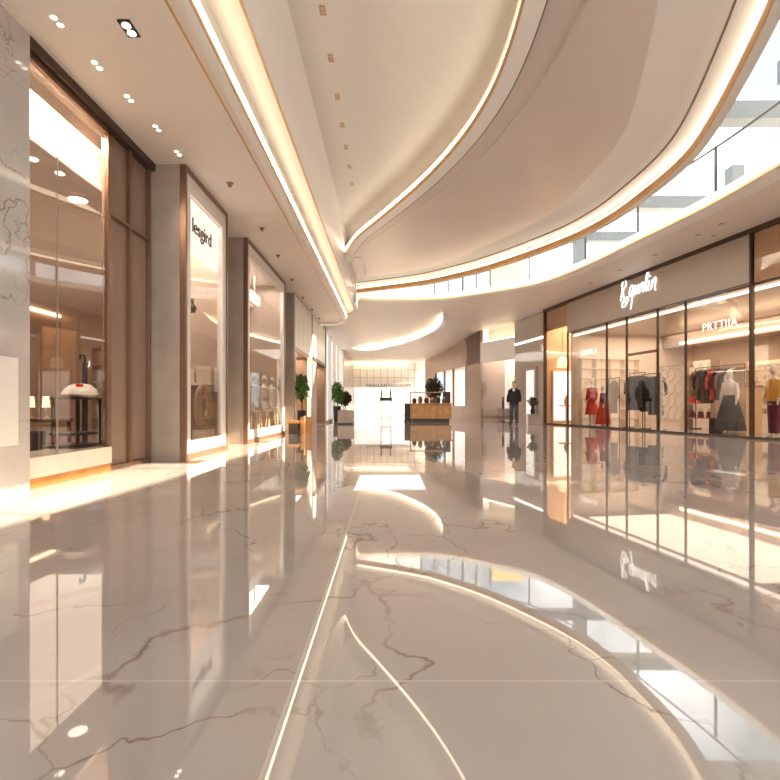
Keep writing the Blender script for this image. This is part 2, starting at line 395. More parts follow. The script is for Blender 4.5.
# ---- central raised ceiling and floating leaf --------------------------
NS = 90
Lc = [(-1.24,14.3),(-.85,13.0),(-.3,11.8),(.2,10.7),(.66,9.6),(1.0,8.6),(1.25,7.6),(1.38,6.6),(1.38,5.44),(1.25,4),(1.0,2.5),(.6,.5),(0,-2),(-.4,-5)]
Rc = [(-1.15,19.2),(1.04,18.0),(2.3,16.85),(3.3,15.6),(4.44,13.6),(4.95,12.2),(5.15,10.7),(5.1,8.57),(4.3,5.9),(3.65,4.4),(3.0,2.9),(2.2,.8),(1.5,-1.7),(1.1,-5)]
LP = spline([(x, y, 0) for x, y in Lc], NS); RP = spline([(x, y, 0) for x, y in Rc], NS)
LZ = 4.92            # underside of the leaf's lip
def rowpts(offs):    # offs: function(i, L, R, dirL, dirR) -> list of points
    rows = []
    for i in range(NS):
        L, R = LP[i], RP[i]
        u = (R - L).normalized()
        tL = (LP[min(i + 1, NS - 1)] - LP[max(i - 1, 0)]).normalized(); tR = (RP[min(i + 1, NS - 1)] - RP[max(i - 1, 0)]).normalized()
        nL = Vector((-tL.y, tL.x, 0)); nR = Vector((-tR.y, tR.x, 0))
        if nL.dot(u) < 0: nL = -nL
        if nR.dot(u) > 0: nR = -nR
        rows.append(offs(i, L, R, nL, nR))
    return rows
def V(p, z): return (p.x, p.y, z)
def crease(i): return 0.30 + 0.72 * sm(i / 45)
def body_in(i, L, R, nL, nR):
    a = L + nL * .25; b_ = R + nR * (.16 + crease(i))
    return [V(a.lerp(b_, t), LZ + .08 + .36 * t ** .8) for t in (0, .1, .25, .4, .55, .7, .85, 1)]
def body_out(i, L, R, nL, nR):
    b_ = R + nR * (.16 + crease(i)); c_ = R + nR * .16
    return [V(b_.lerp(c_, t), LZ + .44 + (-.13 - .04) * t ** 1.4) for t in (0, .2, .4, .6, .8, 1)]
leaf = struct('ceiling_leaf', MB().ladder(rowpts(body_in)), M['leaf'], True)
MB().ladder(rowpts(body_out)).build('outer_band', M['leafpale'], leaf, True)  # paler colour stands in for the stronger light on this band
MB().ladder(rowpts(lambda i, L, R, nL, nR: [V(L + nL * .25, LZ + .085), V(L + nL * .25, LZ), V(L + nL * .235, LZ - .001), V(L + nL * .235, LZ)])).build('reveal', M['reveal'], leaf)
MB().ladder(rowpts(lambda i, L, R, nL, nR: [V(L + nL * .24, LZ), V(L, LZ), V(L, LZ + .02)])).build('lip', M['leafpale'], leaf)
MB().ladder(rowpts(lambda i, L, R, nL, nR: [V(L + nL * .01, LZ - .004), V(L - nL * .015, LZ - .004), V(L - nL * .015, LZ + .055), V(L, LZ + .055)])).build('gold_edge', M['gold'], leaf)
MB().ladder(rowpts(lambda i, L, R, nL, nR: [V(L - nL * .008, LZ + .055), V(L + nL * .01, LZ + .17)])).build('cove_light', M['ledrim'], leaf)
MB().ladder(rowpts(lambda i, L, R, nL, nR: [V(L - nL * .01, LZ + .17), V(L - nL * .01, LZ + .185), V(L + nL * .1, LZ + .185)])).build('gold_line', M['gold'], leaf)
# right lip with its cove
MB().ladder(rowpts(lambda i, L, R, nL, nR: [V(R + nR * .13, LZ - .02), V(R + nR * .145, LZ + .02), V(R + nR * .14, LZ + .13), V(R + nR * .1, LZ + .14)])).build('gold_edge', M['gold'], leaf, True)
MB().ladder(rowpts(lambda i, L, R, nL, nR: [V(R + nR * .13, LZ - .02), V(R, LZ - .02), V(R, LZ + .42), V(R + nR * .1, LZ + .42)])).build('lip', M['white'], leaf)
MB().ladder(rowpts(lambda i, L, R, nL, nR: [V(R + nR * .13, LZ + .135), V(R + nR * .10, LZ + .195), V(R + nR * .06, LZ + .22)])).build('cove_light', M['ledrim'], leaf)
MB().ladder(rowpts(lambda i, L, R, nL, nR: [V(R + nR * .16, LZ + .27), V(R + nR * .0, LZ + .30)])).build('cove_top', M['white'], leaf)
MB().ladder(rowpts(lambda i, L, R, nL, nR: [V(R + nR * .42, LZ + .296), V(R + nR * .42, LZ + .27), V(R + nR * .40, LZ + .27), V(R + nR * .40, LZ + .296)])).build('reveal', M['reveal'], leaf)
MB().box(-1.30, -1.25, 14.0, 19.5, LZ - .03, ZL + 1.40).build('end_flange', M['leafpale'], leaf)
rw = rowpts(body_in)[0] + rowpts(body_out)[0]
MB().ladder([[(-1.28, p[1], p[2]), p] for p in rw]).build('end_fillet', M['leaf'], leaf, True)
l0 = rowpts(lambda i, L, R, nL, nR: [V(L, LZ), V(L + nL * .26, LZ)])[0]
MB().add([(-1.28, l0[0][1] - .1, LZ - .003), (l0[0][0] + .05, l0[0][1] - .12, LZ - .003), (l0[1][0], l0[1][1], LZ - .003), (l0[1][0] - .02, l0[1][1] + .5, LZ - .003), (-1.28, l0[1][1] + .8, LZ - .003)], [(0, 1, 2, 3, 4)]).build('end_plate', M['leafpale'], leaf)
MB().box(-1.38, -1.22, 18.7, 19.9, 4.45, ZL + 1.4).build('end_block', M['leafpale'], leaf)
ZC = ZL + 1.40
rows = []
ys = [14.3 + (21 - 14.3) * k / 6 for k in range(6, 0, -1)]
for y in ys: rows.append([(-1.25, y, ZC), (-1.05, y, ZC), (-0.9, y, ZC), (-0.85, y, LZ + .2)])
for i in range(NS):
    p = LP[i] + (RP[i] - LP[i]).normalized() * .7
    rows.append([(-1.25, LP[i].y, ZC), ((p.x - 1.25) / 2, (p.y + LP[i].y) / 2, ZC), (p.x, p.y, ZC), (p.x + .02, p.y, LZ + .12)])
cp = struct('ceiling_raised', MB().ladder(rows), M['white'])

# ---- right soffit, upper floor edge and far ceiling ------------------------
def BZ(x, y): return ZL + (ZR - ZL) * sm((x + 2.1) / 1.0) * (1 - sm((y - 25) / 13))
Sc = [(-3.3,21.3),(-2.6,21.25),(-1.9,21.0),(-1.45,20.45),(-1.32,19.75),(-1.12,19.42),(.26,19.5),(1.88,19.4),(3.5,18.3),(4.88,16.9),(5.6,14.8),(6.0,12.5),(6.35,10.4),(6.47,8.63),(6.5,6),(6.35,3),(5.9,0),(5.3,-5)]
Wc = [(-3.3,21.7),(-3.3,23.5),(-3.3,26),(-3.3,30),(-3.3,35),(-3.3,40),(-1,40),(2.0,40),(3.0,38.4),(5.2,28.0),(6.2,24.8),(7.35,18.0),(7.8,15.2),(8.25,12.2),(8.9,8.3),(9.6,4.2),(10.3,.4),(11.3,-5)]
NR = 120
SP = spline([(x, y, 0) for x, y in Sc], NR); WP = spline([(x, y, 0) for x, y in Wc], NR)
def srows(fn):
    rows = []
    for i in range(NR):
        t = (SP[min(i + 1, NR - 1)] - SP[max(i - 1, 0)]).normalized(); n = Vector((-t.y, t.x, 0))
        if n.dot(WP[i] - SP[i]) < 0: n = -n
        rows.append(fn(i, SP[i], WP[i], n))
    return rows
def bz(p): return BZ(p.x, p.y)
def ko(i): return .02 + .98 * sm((i - 31) / 8)
soff = struct('ceiling_soffit', MB().ladder(srows(lambda i, s, w, n: [V((s + n * .42 * ko(i)).lerp(w, t), bz((s + n * .42 * ko(i)).lerp(w, t)) + .02) for t in (0, .08, .2, .35, .5, .65, .8, .92, 1.03)])), M['paint'], True)
MB().ladder(srows(lambda i, s, w, n: [V(s + n * .42 * ko(i), bz(s) + .02), V(s + n * .42 * ko(i), bz(s)), V(s + n * .20 * ko(i), bz(s)), V(s + n * .19 * ko(i), bz(s) + .012), V(s + n * .175 * ko(i), bz(s) + .012), V(s + n * .165 * ko(i), bz(s) - .005), V(s, bz(s) - .005), V(s, bz(s) + .04)])).build('edge_band', M['leafpale'], soff)
MB().ladder(srows(lambda i, s, w, n: [V(s + n * .015, bz(s) - .008), V(s - n * .012, bz(s) - .008), V(s - n * .012, bz(s) + .035), V(s, bz(s) + .035)])[33:]).build('gold_edge', M['gold'], soff)
MB().ladder(srows(lambda i, s, w, n: [V(s, bz(s) + .03), V(s, max(bz(s), ZR) + .2), V(s + n * .6, ZR + .2)])).build('edge_fascia', M['white'], soff)
MB().ladder(srows(lambda i, s, w, n: [V(s + n * .5, ZR + .2), V(w + (w - s).normalized() * 9, ZR + .2)])).build('upper_floor', M['white'], soff)
# drop between raised ceiling and far ceiling
b = MB().ladder([[V(SP[i], bz(SP[i])), V(SP[i], ZC + .02)] for i in range(0, 36)])
b.build('edge_riser', M['paint'], soff, True)

# far ceiling's crescent light cove
cres = []
for px, py in ((352,348),(370,346.5),(385,344),(400,340.5),(415,335.5),(428,330),(437,324),(442,317),(443,312)):
    d = 30.0
    for _ in range(40): d = 0.5 * d + 0.5 * (BZ((px - CX) / F * d, d) - H) * F / (HZ - py)
    cres.append(((px - CX) / F * d, d, 0))
cr = spline(cres, 50)
def crows(fn):
    rows = []
    for i in range(50):
        t = (cr[min(i + 1, 49)] - cr[max(i - 1, 0)]).normalized(); n = Vector((-t.y, t.x, 0))
        rows.append(fn(cr[i], -n, i))
    return rows
def kt(i): return min(sm(i / 5), sm((49 - i) / 9)) + .01
MB().ladder(crows(lambda p, n, i: [V(p, bz(p) + .02), V(p, bz(p) - .22 * kt(i)), V(p - n * .22 * kt(i), bz(p) - .22 * kt(i)), V(p - n * .22 * kt(i), bz(p) + .02)])).build('cove_ledge', M['leafpale'], soff)
MB().ladder(crows(lambda p, n, i: [V(p + n * .02, bz(p) - .20 * kt(i)), V(p + n * .02, bz(p) - .06 * kt(i))])).build('cove_light', M['led'], soff)
MB().ladder(crows(lambda p, n, i: [V(p + n * .03, bz(p) - .24 * kt(i)), V(p + n * .03, bz(p) - .20 * kt(i))])).build('gold_edge', M['gold'], soff)

# ---- back wall -----------------------------------------------------------
bw = struct('wall_back', MB().box(-3.4, 3.2, 39.5, 39.7, 0, 4.4), M['white'])
for k in range(10):
    x = -2.8 + k * .52; MB().box(x, x + .03, 39.46, 39.5, 0, 4.1).build('wall_rib', M['panel'], bw)
MB().box(-2.7, 1.75, 39.42, 39.46, 0.05, 2.15).build('lit_panel', M['backlit'], bw)
MB().box(-1.85, 1.65, 39.44, 39.50, 2.15, 2.5).build('sign_board', M['white'], bw)
for z in (1.2, 2.9, 3.5): MB().box(-2.8, 2.6, 39.40, 39.42, z, z + .025).build('rail', M['panel'], bw)
MB().box(-2.8, 1.4, 38.9, 39.2, 3.88, 3.94).build('cove_light', M['ledsoft'], bw)
sgn = text_mesh('PHALLANTHOUDIPE', 0.31, 0.01, 0, 1.25).tf(lambda v: (v[0] - .1, 39.41 - v[2], v[1] + 2.3)).build('wall_sign', M['ink'])
tag(sgn, 'thin dark capital letters over the bright white far entrance', 'sign')

# ---- right side -----------------------------------------------------------
UX = Vector((0.1733, -0.9849, 0)); UY = Vector((0.9849, 0.1733, 0)); A0 = Vector((6.49, 21.77, 0)); TH = math.atan2(UX.y, UX.x)
def rp(s, t, z=0.0): q = A0 + UX * s + UY * t; return (q.x, q.y, z)
def rs(px): d = 10.32 / ((px - CX) / F + .176); return (21.77 - d) / .9849
def rstruct(name): return srow(name, tuple(A0), TH)      # local x runs from far to near, y outwards into the shop
def rpt(px, py, t):                                        # spot in the shop at depth t behind the front, seen at px, py
    q = A0 + UY * t; r = (px - CX) / F
    d = q.dot(UY) / (UY.x * r + UY.y); z = H + (HZ - py) / F * d
    p = Vector((r * d, d, 0)) - A0
    return p.dot(UX), t, z
s568, s607, s627, s658, s686, s752 = [rs(p) for p in (568, 607, 627, 658, 686, 752)]
ZB = 3.56
SE = 27.5            # runs on past the camera
w = rstruct('wall_right')
MB().box(0, SE, -.10, .06, ZR - .08, ZR + .06).build('header', M['dark'], w)
MB().box(s568, s752, -.04, .10, ZB, ZR - .08).build('sign_band', M['sign'], w)
MB().box(s752 + .04, SE, .02, .08, ZB, ZR - .08).build('upper_panel', M['tan'], w)
MB().box(0, s568, .05, .12, ZB + .3, ZR - .08).build('upper_panel', M['tan'], w)
MB().box(s568, s752, -.06, .0, ZB - .03, ZB).build('band_edge', M['dark'], w)
MB().box(0, SE, 5.0, 5.1, 0, ZR).build('back_wall', M['palewall'], w)
MB().box(-.1, 0.0, .02, 5.1, 0, ZR).build('partition', M['tan'], w)
MB().box(s568 - .03, s568 + .03, .14, 5.0, 0, ZR - .1).build('partition', M['cream'], w)
MB().box(SE, SE + .1, 0, 5.1, 0, ZR).build('partition', M['tan'], w)
MB().box(0, SE, .12, 5.0, ZR - .02, ZR).build('ceiling_deck', M['white'], w)
MB().box(s568 + .05, SE, .12, 5.0, 3.50, 3.54).build('shop_ceiling', M['panel'], w)
MB().box(0, SE, -.05, .05, 0, 0.05).build('threshold', M['dark'], w)
MB().box(s568 + .1, SE - 8, .16, .24, 3.40, 3.46).build('strip_light', M['ledwhite'], w)
MB().box(3.0, SE - 6, 3.9, 3.98, 3.06, 3.13).build('strip_light', M['led'], w)
MB().box(s568 + .1, SE, 4.0, 4.98, 3.0, 3.5).build('bulkhead', M['panel'], w)
w = rstruct('window_5')
b = MB().box(-.05, .05, -.06, .06, 0, ZR - .08); b.build('mullion', M['dark'], w)
for s_, wd, m_ in ((s568, .028, 'dark'), (s607, .018, 'dark'), (s627, .018, 'dark'), (s658, .018, 'dark'), (s686, .018, 'dark')):
    MB().box(s_ - wd / 2, s_ + wd / 2, -.045, .03, 0, ZB).build('mullion', M[m_], w)
MB().box(s752 - .022, s752 + .022, -.06, .05, 0, ZR - .08).build('mullion', M['dark'], w)
for k in range(6):
    s_ = s752 + 2.6 * (k + 1); MB().box(s_ - .02, s_ + .02, -.05, .03, 0, ZR - .08).build('mullion', M['dark'], w)
for a, c in ((.05, s568 - .02), (s568 + .02, s607 - .015), (s607 + .015, s627 - .015), (s658 + .015, s686 - .015), (s686 + .015, s752 - .035)):
    MB().box(a, c, -.012, 0, 0.05, ZB if a > 1 else ZR - .1).build('pane', M['shopglass'], w)
for k in range(5):
    MB().box(s752 + .04 + 2.6 * k, s752 + 2.58 + 2.6 * k, -.012, 0, 0.05, ZR - .1).build('pane', M['shopglass'], w)
# entrance door
w = rstruct('door_3')
MB().box(s627 + .02, s658 - .02, -.05, .02, 2.30, 2.38).build('door_head', M['bronze'], w)
MB().box(s627 + .02, s658 - .02, -.012, 0, 2.38, ZB).build('transom_pane', M['shopglass'], w)
sm_ = (s627 + s658) / 2
dl = MB().box(s627 + .03, sm_ - .01, -.014, 0, 0.05, 2.29).build('door_leaf', M['shopglass'], w)
MB().box(sm_ - .07, sm_ - .04, -.07, -.03, .7, 1.5).build('door_handle', M['black'], dl)
dl = MB().box(sm_ + .01, s658 - .03, -.014, 0, 0.05, 2.29).build('door_leaf', M['shopglass'], w)
MB().box(sm_ + .04, sm_ + .07, -.07, -.03, .7, 1.5).build('door_handle', M['black'], dl)
# sign over the shop, brush-script strokes
strokes = [
 [[(0,.62),(.03,.3),(0,.0)], [(-.08,.55),(.05,.72),(.22,.66),(.24,.5),(.1,.38),(.0,.36)], [(.08,.36),(.2,.12),(.36,-.1),(.5,-.1),(.48,.06),(.3,.04),(.16,-.12),(.2,-.26),(.4,-.22),(.56,-.02)]],
 [[(.78,.38),(.66,.44),(.56,.3),(.6,.1),(.7,.08),(.8,.36)], [(.8,.42),(.8,.1),(.82,-.34),(.78,-.42)], [(.8,0),(.9,.12)]],
 [[(.94,.4),(.93,.16),(1.0,.08),(1.1,.3)], [(1.12,.4),(1.12,.12),(1.18,.08)]],
 [[(1.26,.38),(1.26,.06)], [(1.26,.24),(1.36,.4),(1.43,.36),(1.44,.12),(1.5,.06)]],
 [[(1.58,.1),(1.56,.4),(1.6,.78),(1.66,.76),(1.62,.4),(1.62,.12),(1.7,.06)]],
 [[(1.8,.38),(1.79,.1),(1.86,.06)], [(1.8,.52),(1.82,.55)]],
 [[(1.98,.38),(1.98,.06)], [(1.98,.24),(2.1,.42),(2.18,.36),(2.19,.1),(2.26,-.02)]],
]
sx0, _, sz0 = rpt(638, 290.0, -.06)
sg = thing('shop_sign', 'glowing white brush script shop name on the taupe band over the right-hand glass shopfront', 'sign', rp(sx0, -.06, sz0), TH)
k_ = (rs(658.5) - rs(621)) / 2.4
for let in strokes:
    b = MB()
    for st in let:
        pts = spline([(x, 0, z) for x, z in st], max(6, 5 * len(st)))
        pts = [((p.x - 1.1 + (p.z - .2) * .25) * k_, -.02, (p.z - .2) * k_ * 1.15) for p in pts]
        b.tube(pts, .024 * k_, 6)
    b.build('letter', M['letter'], sg, True)
# hanging interior lettering
def inner_sign(txt, px, py, t, size, label, m='letter'):
    a, t_, z = rpt(px, py, t)
    o = text_mesh(txt, size, .008, 0, 1.1).tf(lambda v: (v[0], -v[2], v[1])).build('glass_sign', M[m])
    o.location = rp(a, t, z); o.rotation_euler = (0, 0, TH); tag(o, label, 'sign'); return o
inner_sign('JONNLA', 588, 352, .5, .30, 'white lettering hung inside the glass above the red dresses')
inner_sign('PRTTIIA', 719, 325, .5, .30, 'pale lettering inside the wide pane above the black skirt')

# far right: grey mirrored portal, pale shop, brown wall
P1 = (5.95, 24.8); P2 = (4.72, 27.2); P4 = (2.56, 38.0)
def seg(name, a, b):
    u = Vector((a[0] - b[0], a[1] - b[1], 0)); return srow(name, (b[0], b[1], 0), math.atan2(u.y, u.x)), u.length
w, Ls = seg('door_4', (6.49, 21.77), P1)
MB().box(0, Ls - .02, 0, .12, 0, ZR).build('mirror_panel', M['mirror'], w)
b = MB().box(1.2, 1.3, -.06, 0, 0, 2.45).box(2.3, 2.4, -.06, 0, 0, 2.45).box(1.3, 2.3, -.06, 0, 2.35, 2.45); b.build('door_frame', M['brownwall'], w)
MB().box(1.32, 2.05, -.03, 0, .05, 2.33).build('door_leaf', M['backlit'], w)
MB().box(0, Ls - .02, -.03, 0, 3.62, 3.70).build('strip_light', M['ledwhite'], w)
w, Ls = seg('window_6', P1, P2)
MB().box(0, Ls, 0, .12, 3.0, 4.05).build('fascia', M['leafpale'], w)
MB().box(0, Ls, .55, .62, 4.1, 4.75).build('cove_wall', M['white'], w)
MB().box(.1, Ls - .1, .12, .2, 4.06, 4.12).build('cove_light', M['led'], w)
MB().box(0, Ls, 1.6, 1.7, 0, 4.1).build('shop_back', M['backlit'], w)
MB().box(0, Ls, .02, .04, 0.05, 3.0).build('pane', M['shopglass'], w)
MB().box(-.03, .03, 0, 1.7, 0, 4.1).box(Ls - .03, Ls + .03, .02, 1.7, 0, ZR).build('pier', M['panel'], w)
MB().box(0, Ls, .02, 1.7, 4.0, 4.05).build('shop_ceiling', M['white'], w)
MB().box(.2, Ls - .5, 1.0, 1.5, 0.02, .62).build('counter', M['stone'], w)
w, Ls = seg('wall_right_far', P2, P4)
MB().box(Ls - 2.2, Ls, 0, .15, 0, 4.9).box(0, Ls, 0, .15, 3.0, 4.9).box(0, 2.6, 0, .15, 0, 3.0).box(2.6, Ls - 2.2, 0, .15, 0, .75).build('wall_panel', M['brownwall'], w)
MB().box(2.6, Ls - 2.2, .8, .9, .7, 3.1).build('lit_back', M['backlit'], w)
MB().box(2.6, Ls - 2.2, .15, .9, 3.0, 3.06).box(2.6, Ls - 2.2, .15, .9, .7, .76).build('reveal', M['cream'], w)
for s_ in (2.6, 4.6, 6.4, Ls - 2.3): MB().box(s_, s_ + .1, -.02, .1, .75, 3.0).build('mullion', M['bronze'], w)

# ---- upper level seen through the crescent opening -------------------------
bal = thing('glass_balustrade', 'curved glass balustrade with thin dark posts along the upper floor edge', 'balustrade', (0, 0, 0))
seq = []
i0 = 42
acc = 0; idx = [i0]
for i in range(i0 + 1, NR):
    acc += (SP[i] - SP[i - 1]).length
    if acc > 2.3: idx.append(i); acc = 0
def bp(i):
    t = (SP[min(i + 1, NR - 1)] - SP[max(i - 1, 0)]).normalized(); n = Vector((-t.y, t.x, 0))
    if n.dot(WP[i] - SP[i]) < 0: n = -n
    return SP[i] + n * .18
zf = ZR + .2
for a, c in zip(idx, idx[1:]):
    MB().ladder([[V(bp(i), zf), V(bp(i), zf + .95)] for i in range(a, c + 1)]).build('glass_panel', M['glass'], bal)
for i in idx:
    p = bp(i); MB().box(p.x - .02, p.x + .02, p.y - .02, p.y + .02, zf, zf + 1.0).build('post', M['postmetal'], bal)
MB().tube([V(bp(i), zf + .98) for i in range(i0, NR)], .022, 6).build('handrail', M['postmetal'], bal)
uw = struct('wall_upper', MB().box(-3, 1.6, 27.0, 27.3, zf, 8.6), M['white'])
for k in range(5):
    x = 1.6 + k * .72
    MB().box(x, x + .70, 27.05, 27.2, zf, 8.6).build('curtain_panel', M['blueglass'], uw)
for k in range(6):
    x = 1.58 + k * .72; MB().box(x, x + .05, 26.98, 27.2, zf, 8.6).build('mullion', M['steel'], uw)
MB().box(5.25, 6.9, 26.6, 27.0, zf, 8.2).build('side_block', M['yellowwall'], uw)
MB().box(5.7, 5.95, 26.55, 26.6, zf, 6.0).build('door_leaf', M['blueglass'], uw)
for k, (x0, x1, y, z) in enumerate(((1.8, 12, 19.8, 7.0), (3.6, 13, 14.6, 6.25), (3.6, 13, 10.1, 6.25), (3.2, 13, 6.2, 6.25))):
    struct('roof_beam' if k == 0 else 'roof_beam.%03d' % k, MB().box(x0, x1, y - .17, y + .17, z, z + .34), M['steel'])
struct('roof_column', MB().box(6.95, 7.35, 19.4, 19.8, zf, 8.5), M['steel'])
struct('roof_column.001', MB().box(8.3, 8.6, 12.6, 12.9, zf, 6.6), M['steel'])

struct('sun_block_beam', MB().box(6.7, 7.92, -6, 9, 6.3, 6.7), M['steel'])  # unseen beam added to keep sun off the pier and left wall
struct('sun_block_slab', MB().box(3.6, 6.7, -6, 5.4, 6.3, 6.7), M['steel'])  # second unseen slab, added to stop the sun patch on the pier
# ================================================================ LUMINAIRES
def twin(loc, label, group, rz=0):
    t = thing('twin_downlight', label, 'downlight', loc, rz, group); t.scale = (.8, .8, 1)
    for k in (-1, 1):
        MB().lathe([(.042, -.004), (.042, .0)], (0, k * .055, 0), 16).build('trim_ring', M['white'], t)
        MB().lathe([(.032, -.006), (.032, -.003)], (0, k * .055, 0), 16).build('lens', M['lens'], t)
    return t
tw = None
ords = ('nearest', 'second', 'third', 'fourth', 'fifth')
for k, (px, py) in enumerate(((57, 21), (97, 65), (129, 98), (157, 128), (178, 153))):
    p = at(px, py, ZL)
    lab = 'twin round white downlight, %s of the row over the left shop glass' % (ords[k])
    if tw is None: tw = twin(p, lab, 'twin downlights in the left soffit')
    else: dup(tw, p, 0, lab)
t = thing('square_spotlight', 'black framed square double spotlight in the left soffit', 'spotlight', at(129, 28, ZL)); t.scale = (.72, .72, 1)
MB().box(-.075, .075, -.14, .14, -.012, 0).build('frame', M['black'], t)
for k in (-1, 1): MB().lathe([(.05, -.018), (.05, -.010)], (0, k * .065, 0), 16).build('lens', M['lens'], t)
sp = None
for k, (px, py) in enumerate(((230, 183), (262, 228), (278, 255), (292, 279), (303, 297), (312, 309), (319, 318))):
    p = at(px, py, ZL)
    if sp is None:
        sp = MB().lathe([(.05, 0), (.05, -.01), (.03, -.02), (.02, -.05), (.03, -.055)], (0, 0, 0), 14).build('ceiling_sprinkler', M['bronze'])
        sp.location = p; tag(sp, 'small brown ceiling sprinkler in the left soffit', 'sprinkler', 'brown sprinklers along the left soffit')
    else:
        q = sp.copy(); C.objects.link(q); q.location = p
cl = None
for y in (6.17, 7.02, 7.9, 8.7, 9.44, 10.2, 11.0):
    if cl is None:
        cl = thing('recessed_spotlight', 'small recessed twin spotlight in the pale raised ceiling', 'spotlight', (-.80, y, ZC), 0, 'recessed spots in the raised ceiling')
        MB().box(-.05, .05, -.11, .11, -.008, 0).build('frame', M['gold'], cl)
        cl.scale = (.7, .7, 1)
        MB().lathe([(.035, -.012), (.035, -.006)], (0, -.05, 0), 12).build('lens', M['palecloth'], cl)
        MB().lathe([(.035, -.012), (.035, -.006)], (0, .05, 0), 12).build('lens', M['palecloth'], cl)
    else: dup(cl, (-.80, y, ZC))
rd = None
for px, py in ((721.5, 224), (698, 235), (714, 235.5), (655, 255), (620, 270), (590, 283)):
    x, y, z = at(px, py, ZR + .02)
    if rd is None:
        rd = thing('soffit_downlight', 'small round brown rimmed downlight in the right soffit', 'downlight', (x, y, z), 0, 'downlights along the right soffit')
        MB().lathe([(.055, -.008), (.055, .002)], (0, 0, 0), 16).build('rim', M['bronze'], rd)
        MB().lathe([(.03, -.012), (.03, -.004)], (0, 0, 0), 12).build('lens', M['palecloth'], rd)
    else: dup(rd, (x, y, z))

rc = None
for px, py, lab in ((78, 199, 'flat round glowing ceiling light inside the left shop, farthest from the marble pier'), (33, 158, 'flat round glowing ceiling light inside the left shop, nearest the marble pier'), (60, 172, 'flat round glowing ceiling light inside the left shop, between the other two')):
    x, y, z = at(px, py, 3.35)
    if rc is None:
        rc = thing('round_ceiling_light', lab, 'ceiling light', (x, y, z), 0, 'round lights in the left shop ceiling')
        MB().lathe([(.12, -.012), (.12, 0)], (0, 0, 0), 24).build('rim', M['white'], rc)
        MB().lathe([(.105, -.02), (.105, -.010)], (0, 0, 0), 24).build('diffuser', M['lens'], rc)
    else: dup(rc, (x, y, z), 0, lab, None, (.45, .45, 1))
# ================================================================ LEFT SHOP DISPLAY
pl = MB().box(-3.20, -3.17, 3.6, 4.44, .42, 1.16).build('wall_plaque', M['white'], None, bevel=.006)
tag(pl, 'plain white rectangular panel on the marble pier at the left edge', 'panel')
# dark plinth and stand with dome
t = thing('display_stand', 'black metal display stand with tall hooked post behind the left shop glass', 'display stand', (-3.74, 6.02, 0.28))
MB().box(-.10, .32, -.32, .40, 0, .035).build('base', M['black'], t, bevel=.004)
b = MB()
for x in (0.0, .26):
    for y in (-.24, .22): MB().box(x - .01, x + .01, y - .01, y + .01, .035, .545).build('leg', M['black'], t)
MB().box(-.03, .29, -.27, .25, .14, .17).build('shelf', M['black'], t)
MB().box(-.03, .29, -.27, .25, .545, .56).build('top_shelf', M['black'], t)
pp = MB().box(.02, .06, .26, .31, .03, 1.0).build('post', M['black'], t)
MB().tube([(.04, .285, 1.0), (.04, .285, 1.06), (.04, .25, 1.09), (.04, .2, 1.08), (.04, .19, 1.03)], .014, 8).build('hook', M['black'], pp)
t = thing('domed_shade', 'wide white domed shade with a red spot resting on the black stand', 'lamp shade', (-3.57, 6.0, 0.842)); t.scale = (.86, .86, 1.2)
MB().lathe([(.06, 0), (.20, .012), (.235, .03), (.228, .045), (.19, .085), (.13, .12), (.06, .137), (.01, .14)], (0, 0, 0), 32).build('dome', M['white'], t, True)
MB().rings([(.05, -.11, .102, .055, .045), (.048, -.105, .132, .045, .036), (.045, -.10, .136, .02, .018)], 14).build('red_spot', M['redcloth'], t, True)
# table lamps and furniture deeper in the left shop
tb = thing('side_table', 'low dark brown console table inside the left shop', 'table', (-5.3, 7.6, 0))
MB().box(-.95, .55, -.22, .22, .52, .57).build('table_top', M['dark'], tb, bevel=.005)
for x in (-.9, .5):
    for y in (-.18, .18): MB().box(x - .02, x + .02, y - .02, y + .02, 0, .52).build('leg', M['dark'], tb)
def lamp(loc, label):
    t = thing('table_lamp', label, 'lamp', loc, 0, 'table lamps on the left shop console')
    MB().lathe([(.07, 0), (.07, .02), (.015, .035), (.012, .22)], (0, 0, 0), 14).build('base', M['gold'], t)
    MB().lathe([(.085, .20), (.065, .40)], (0, 0, 0), 18).build('lamp_shade', M['shade'], t)
    return t
l1 = lamp((-5.3, 7.58, .57), 'small brass table lamp with glowing shade, nearer the marble pier')
l1.location = (-5.18, 7.5, .57); l1.scale = (.62, .62, .8)
dup(l1, (-4.96, 7.5, .57), 0, 'small brass table lamp with glowing shade, farther from the marble pier')
bkx = thing('waste_bin', 'black tapered waste bin on the left shop floor', 'bin', (-4.45, 6.5, 0))
MB().lathe([(.10, 0), (.13, .42), (.12, .42), (.09, .03)], (0, 0, 0), 18).build('bin_body', M['black'], bkx)
MB().lathe([(.135, .41), (.135, .43), (.12, .43), (.12, .41)], (0, 0, 0), 18, False).build('rim', M['dark'], bkx)
sh = thing('shelf_unit', 'tan wooden shelf unit against the far wall of the left shop', 'shelf unit', (-6.9, 14.6, 0))
MB().box(-1.5, 1.5, .3, .34, 0, 2.4).build('back_board', M['tan'], sh)
for x in (-1.5, -.5, .5, 1.46): MB().box(x, x + .04, 0, .3, 0, 2.4).build('upright', M['brownwall'], sh)
for z in (.4, .9, 1.4, 1.9, 2.36): MB().box(-1.5, 1.5, 0, .3, z, z + .04).build('shelf', M['brownwall'], sh)
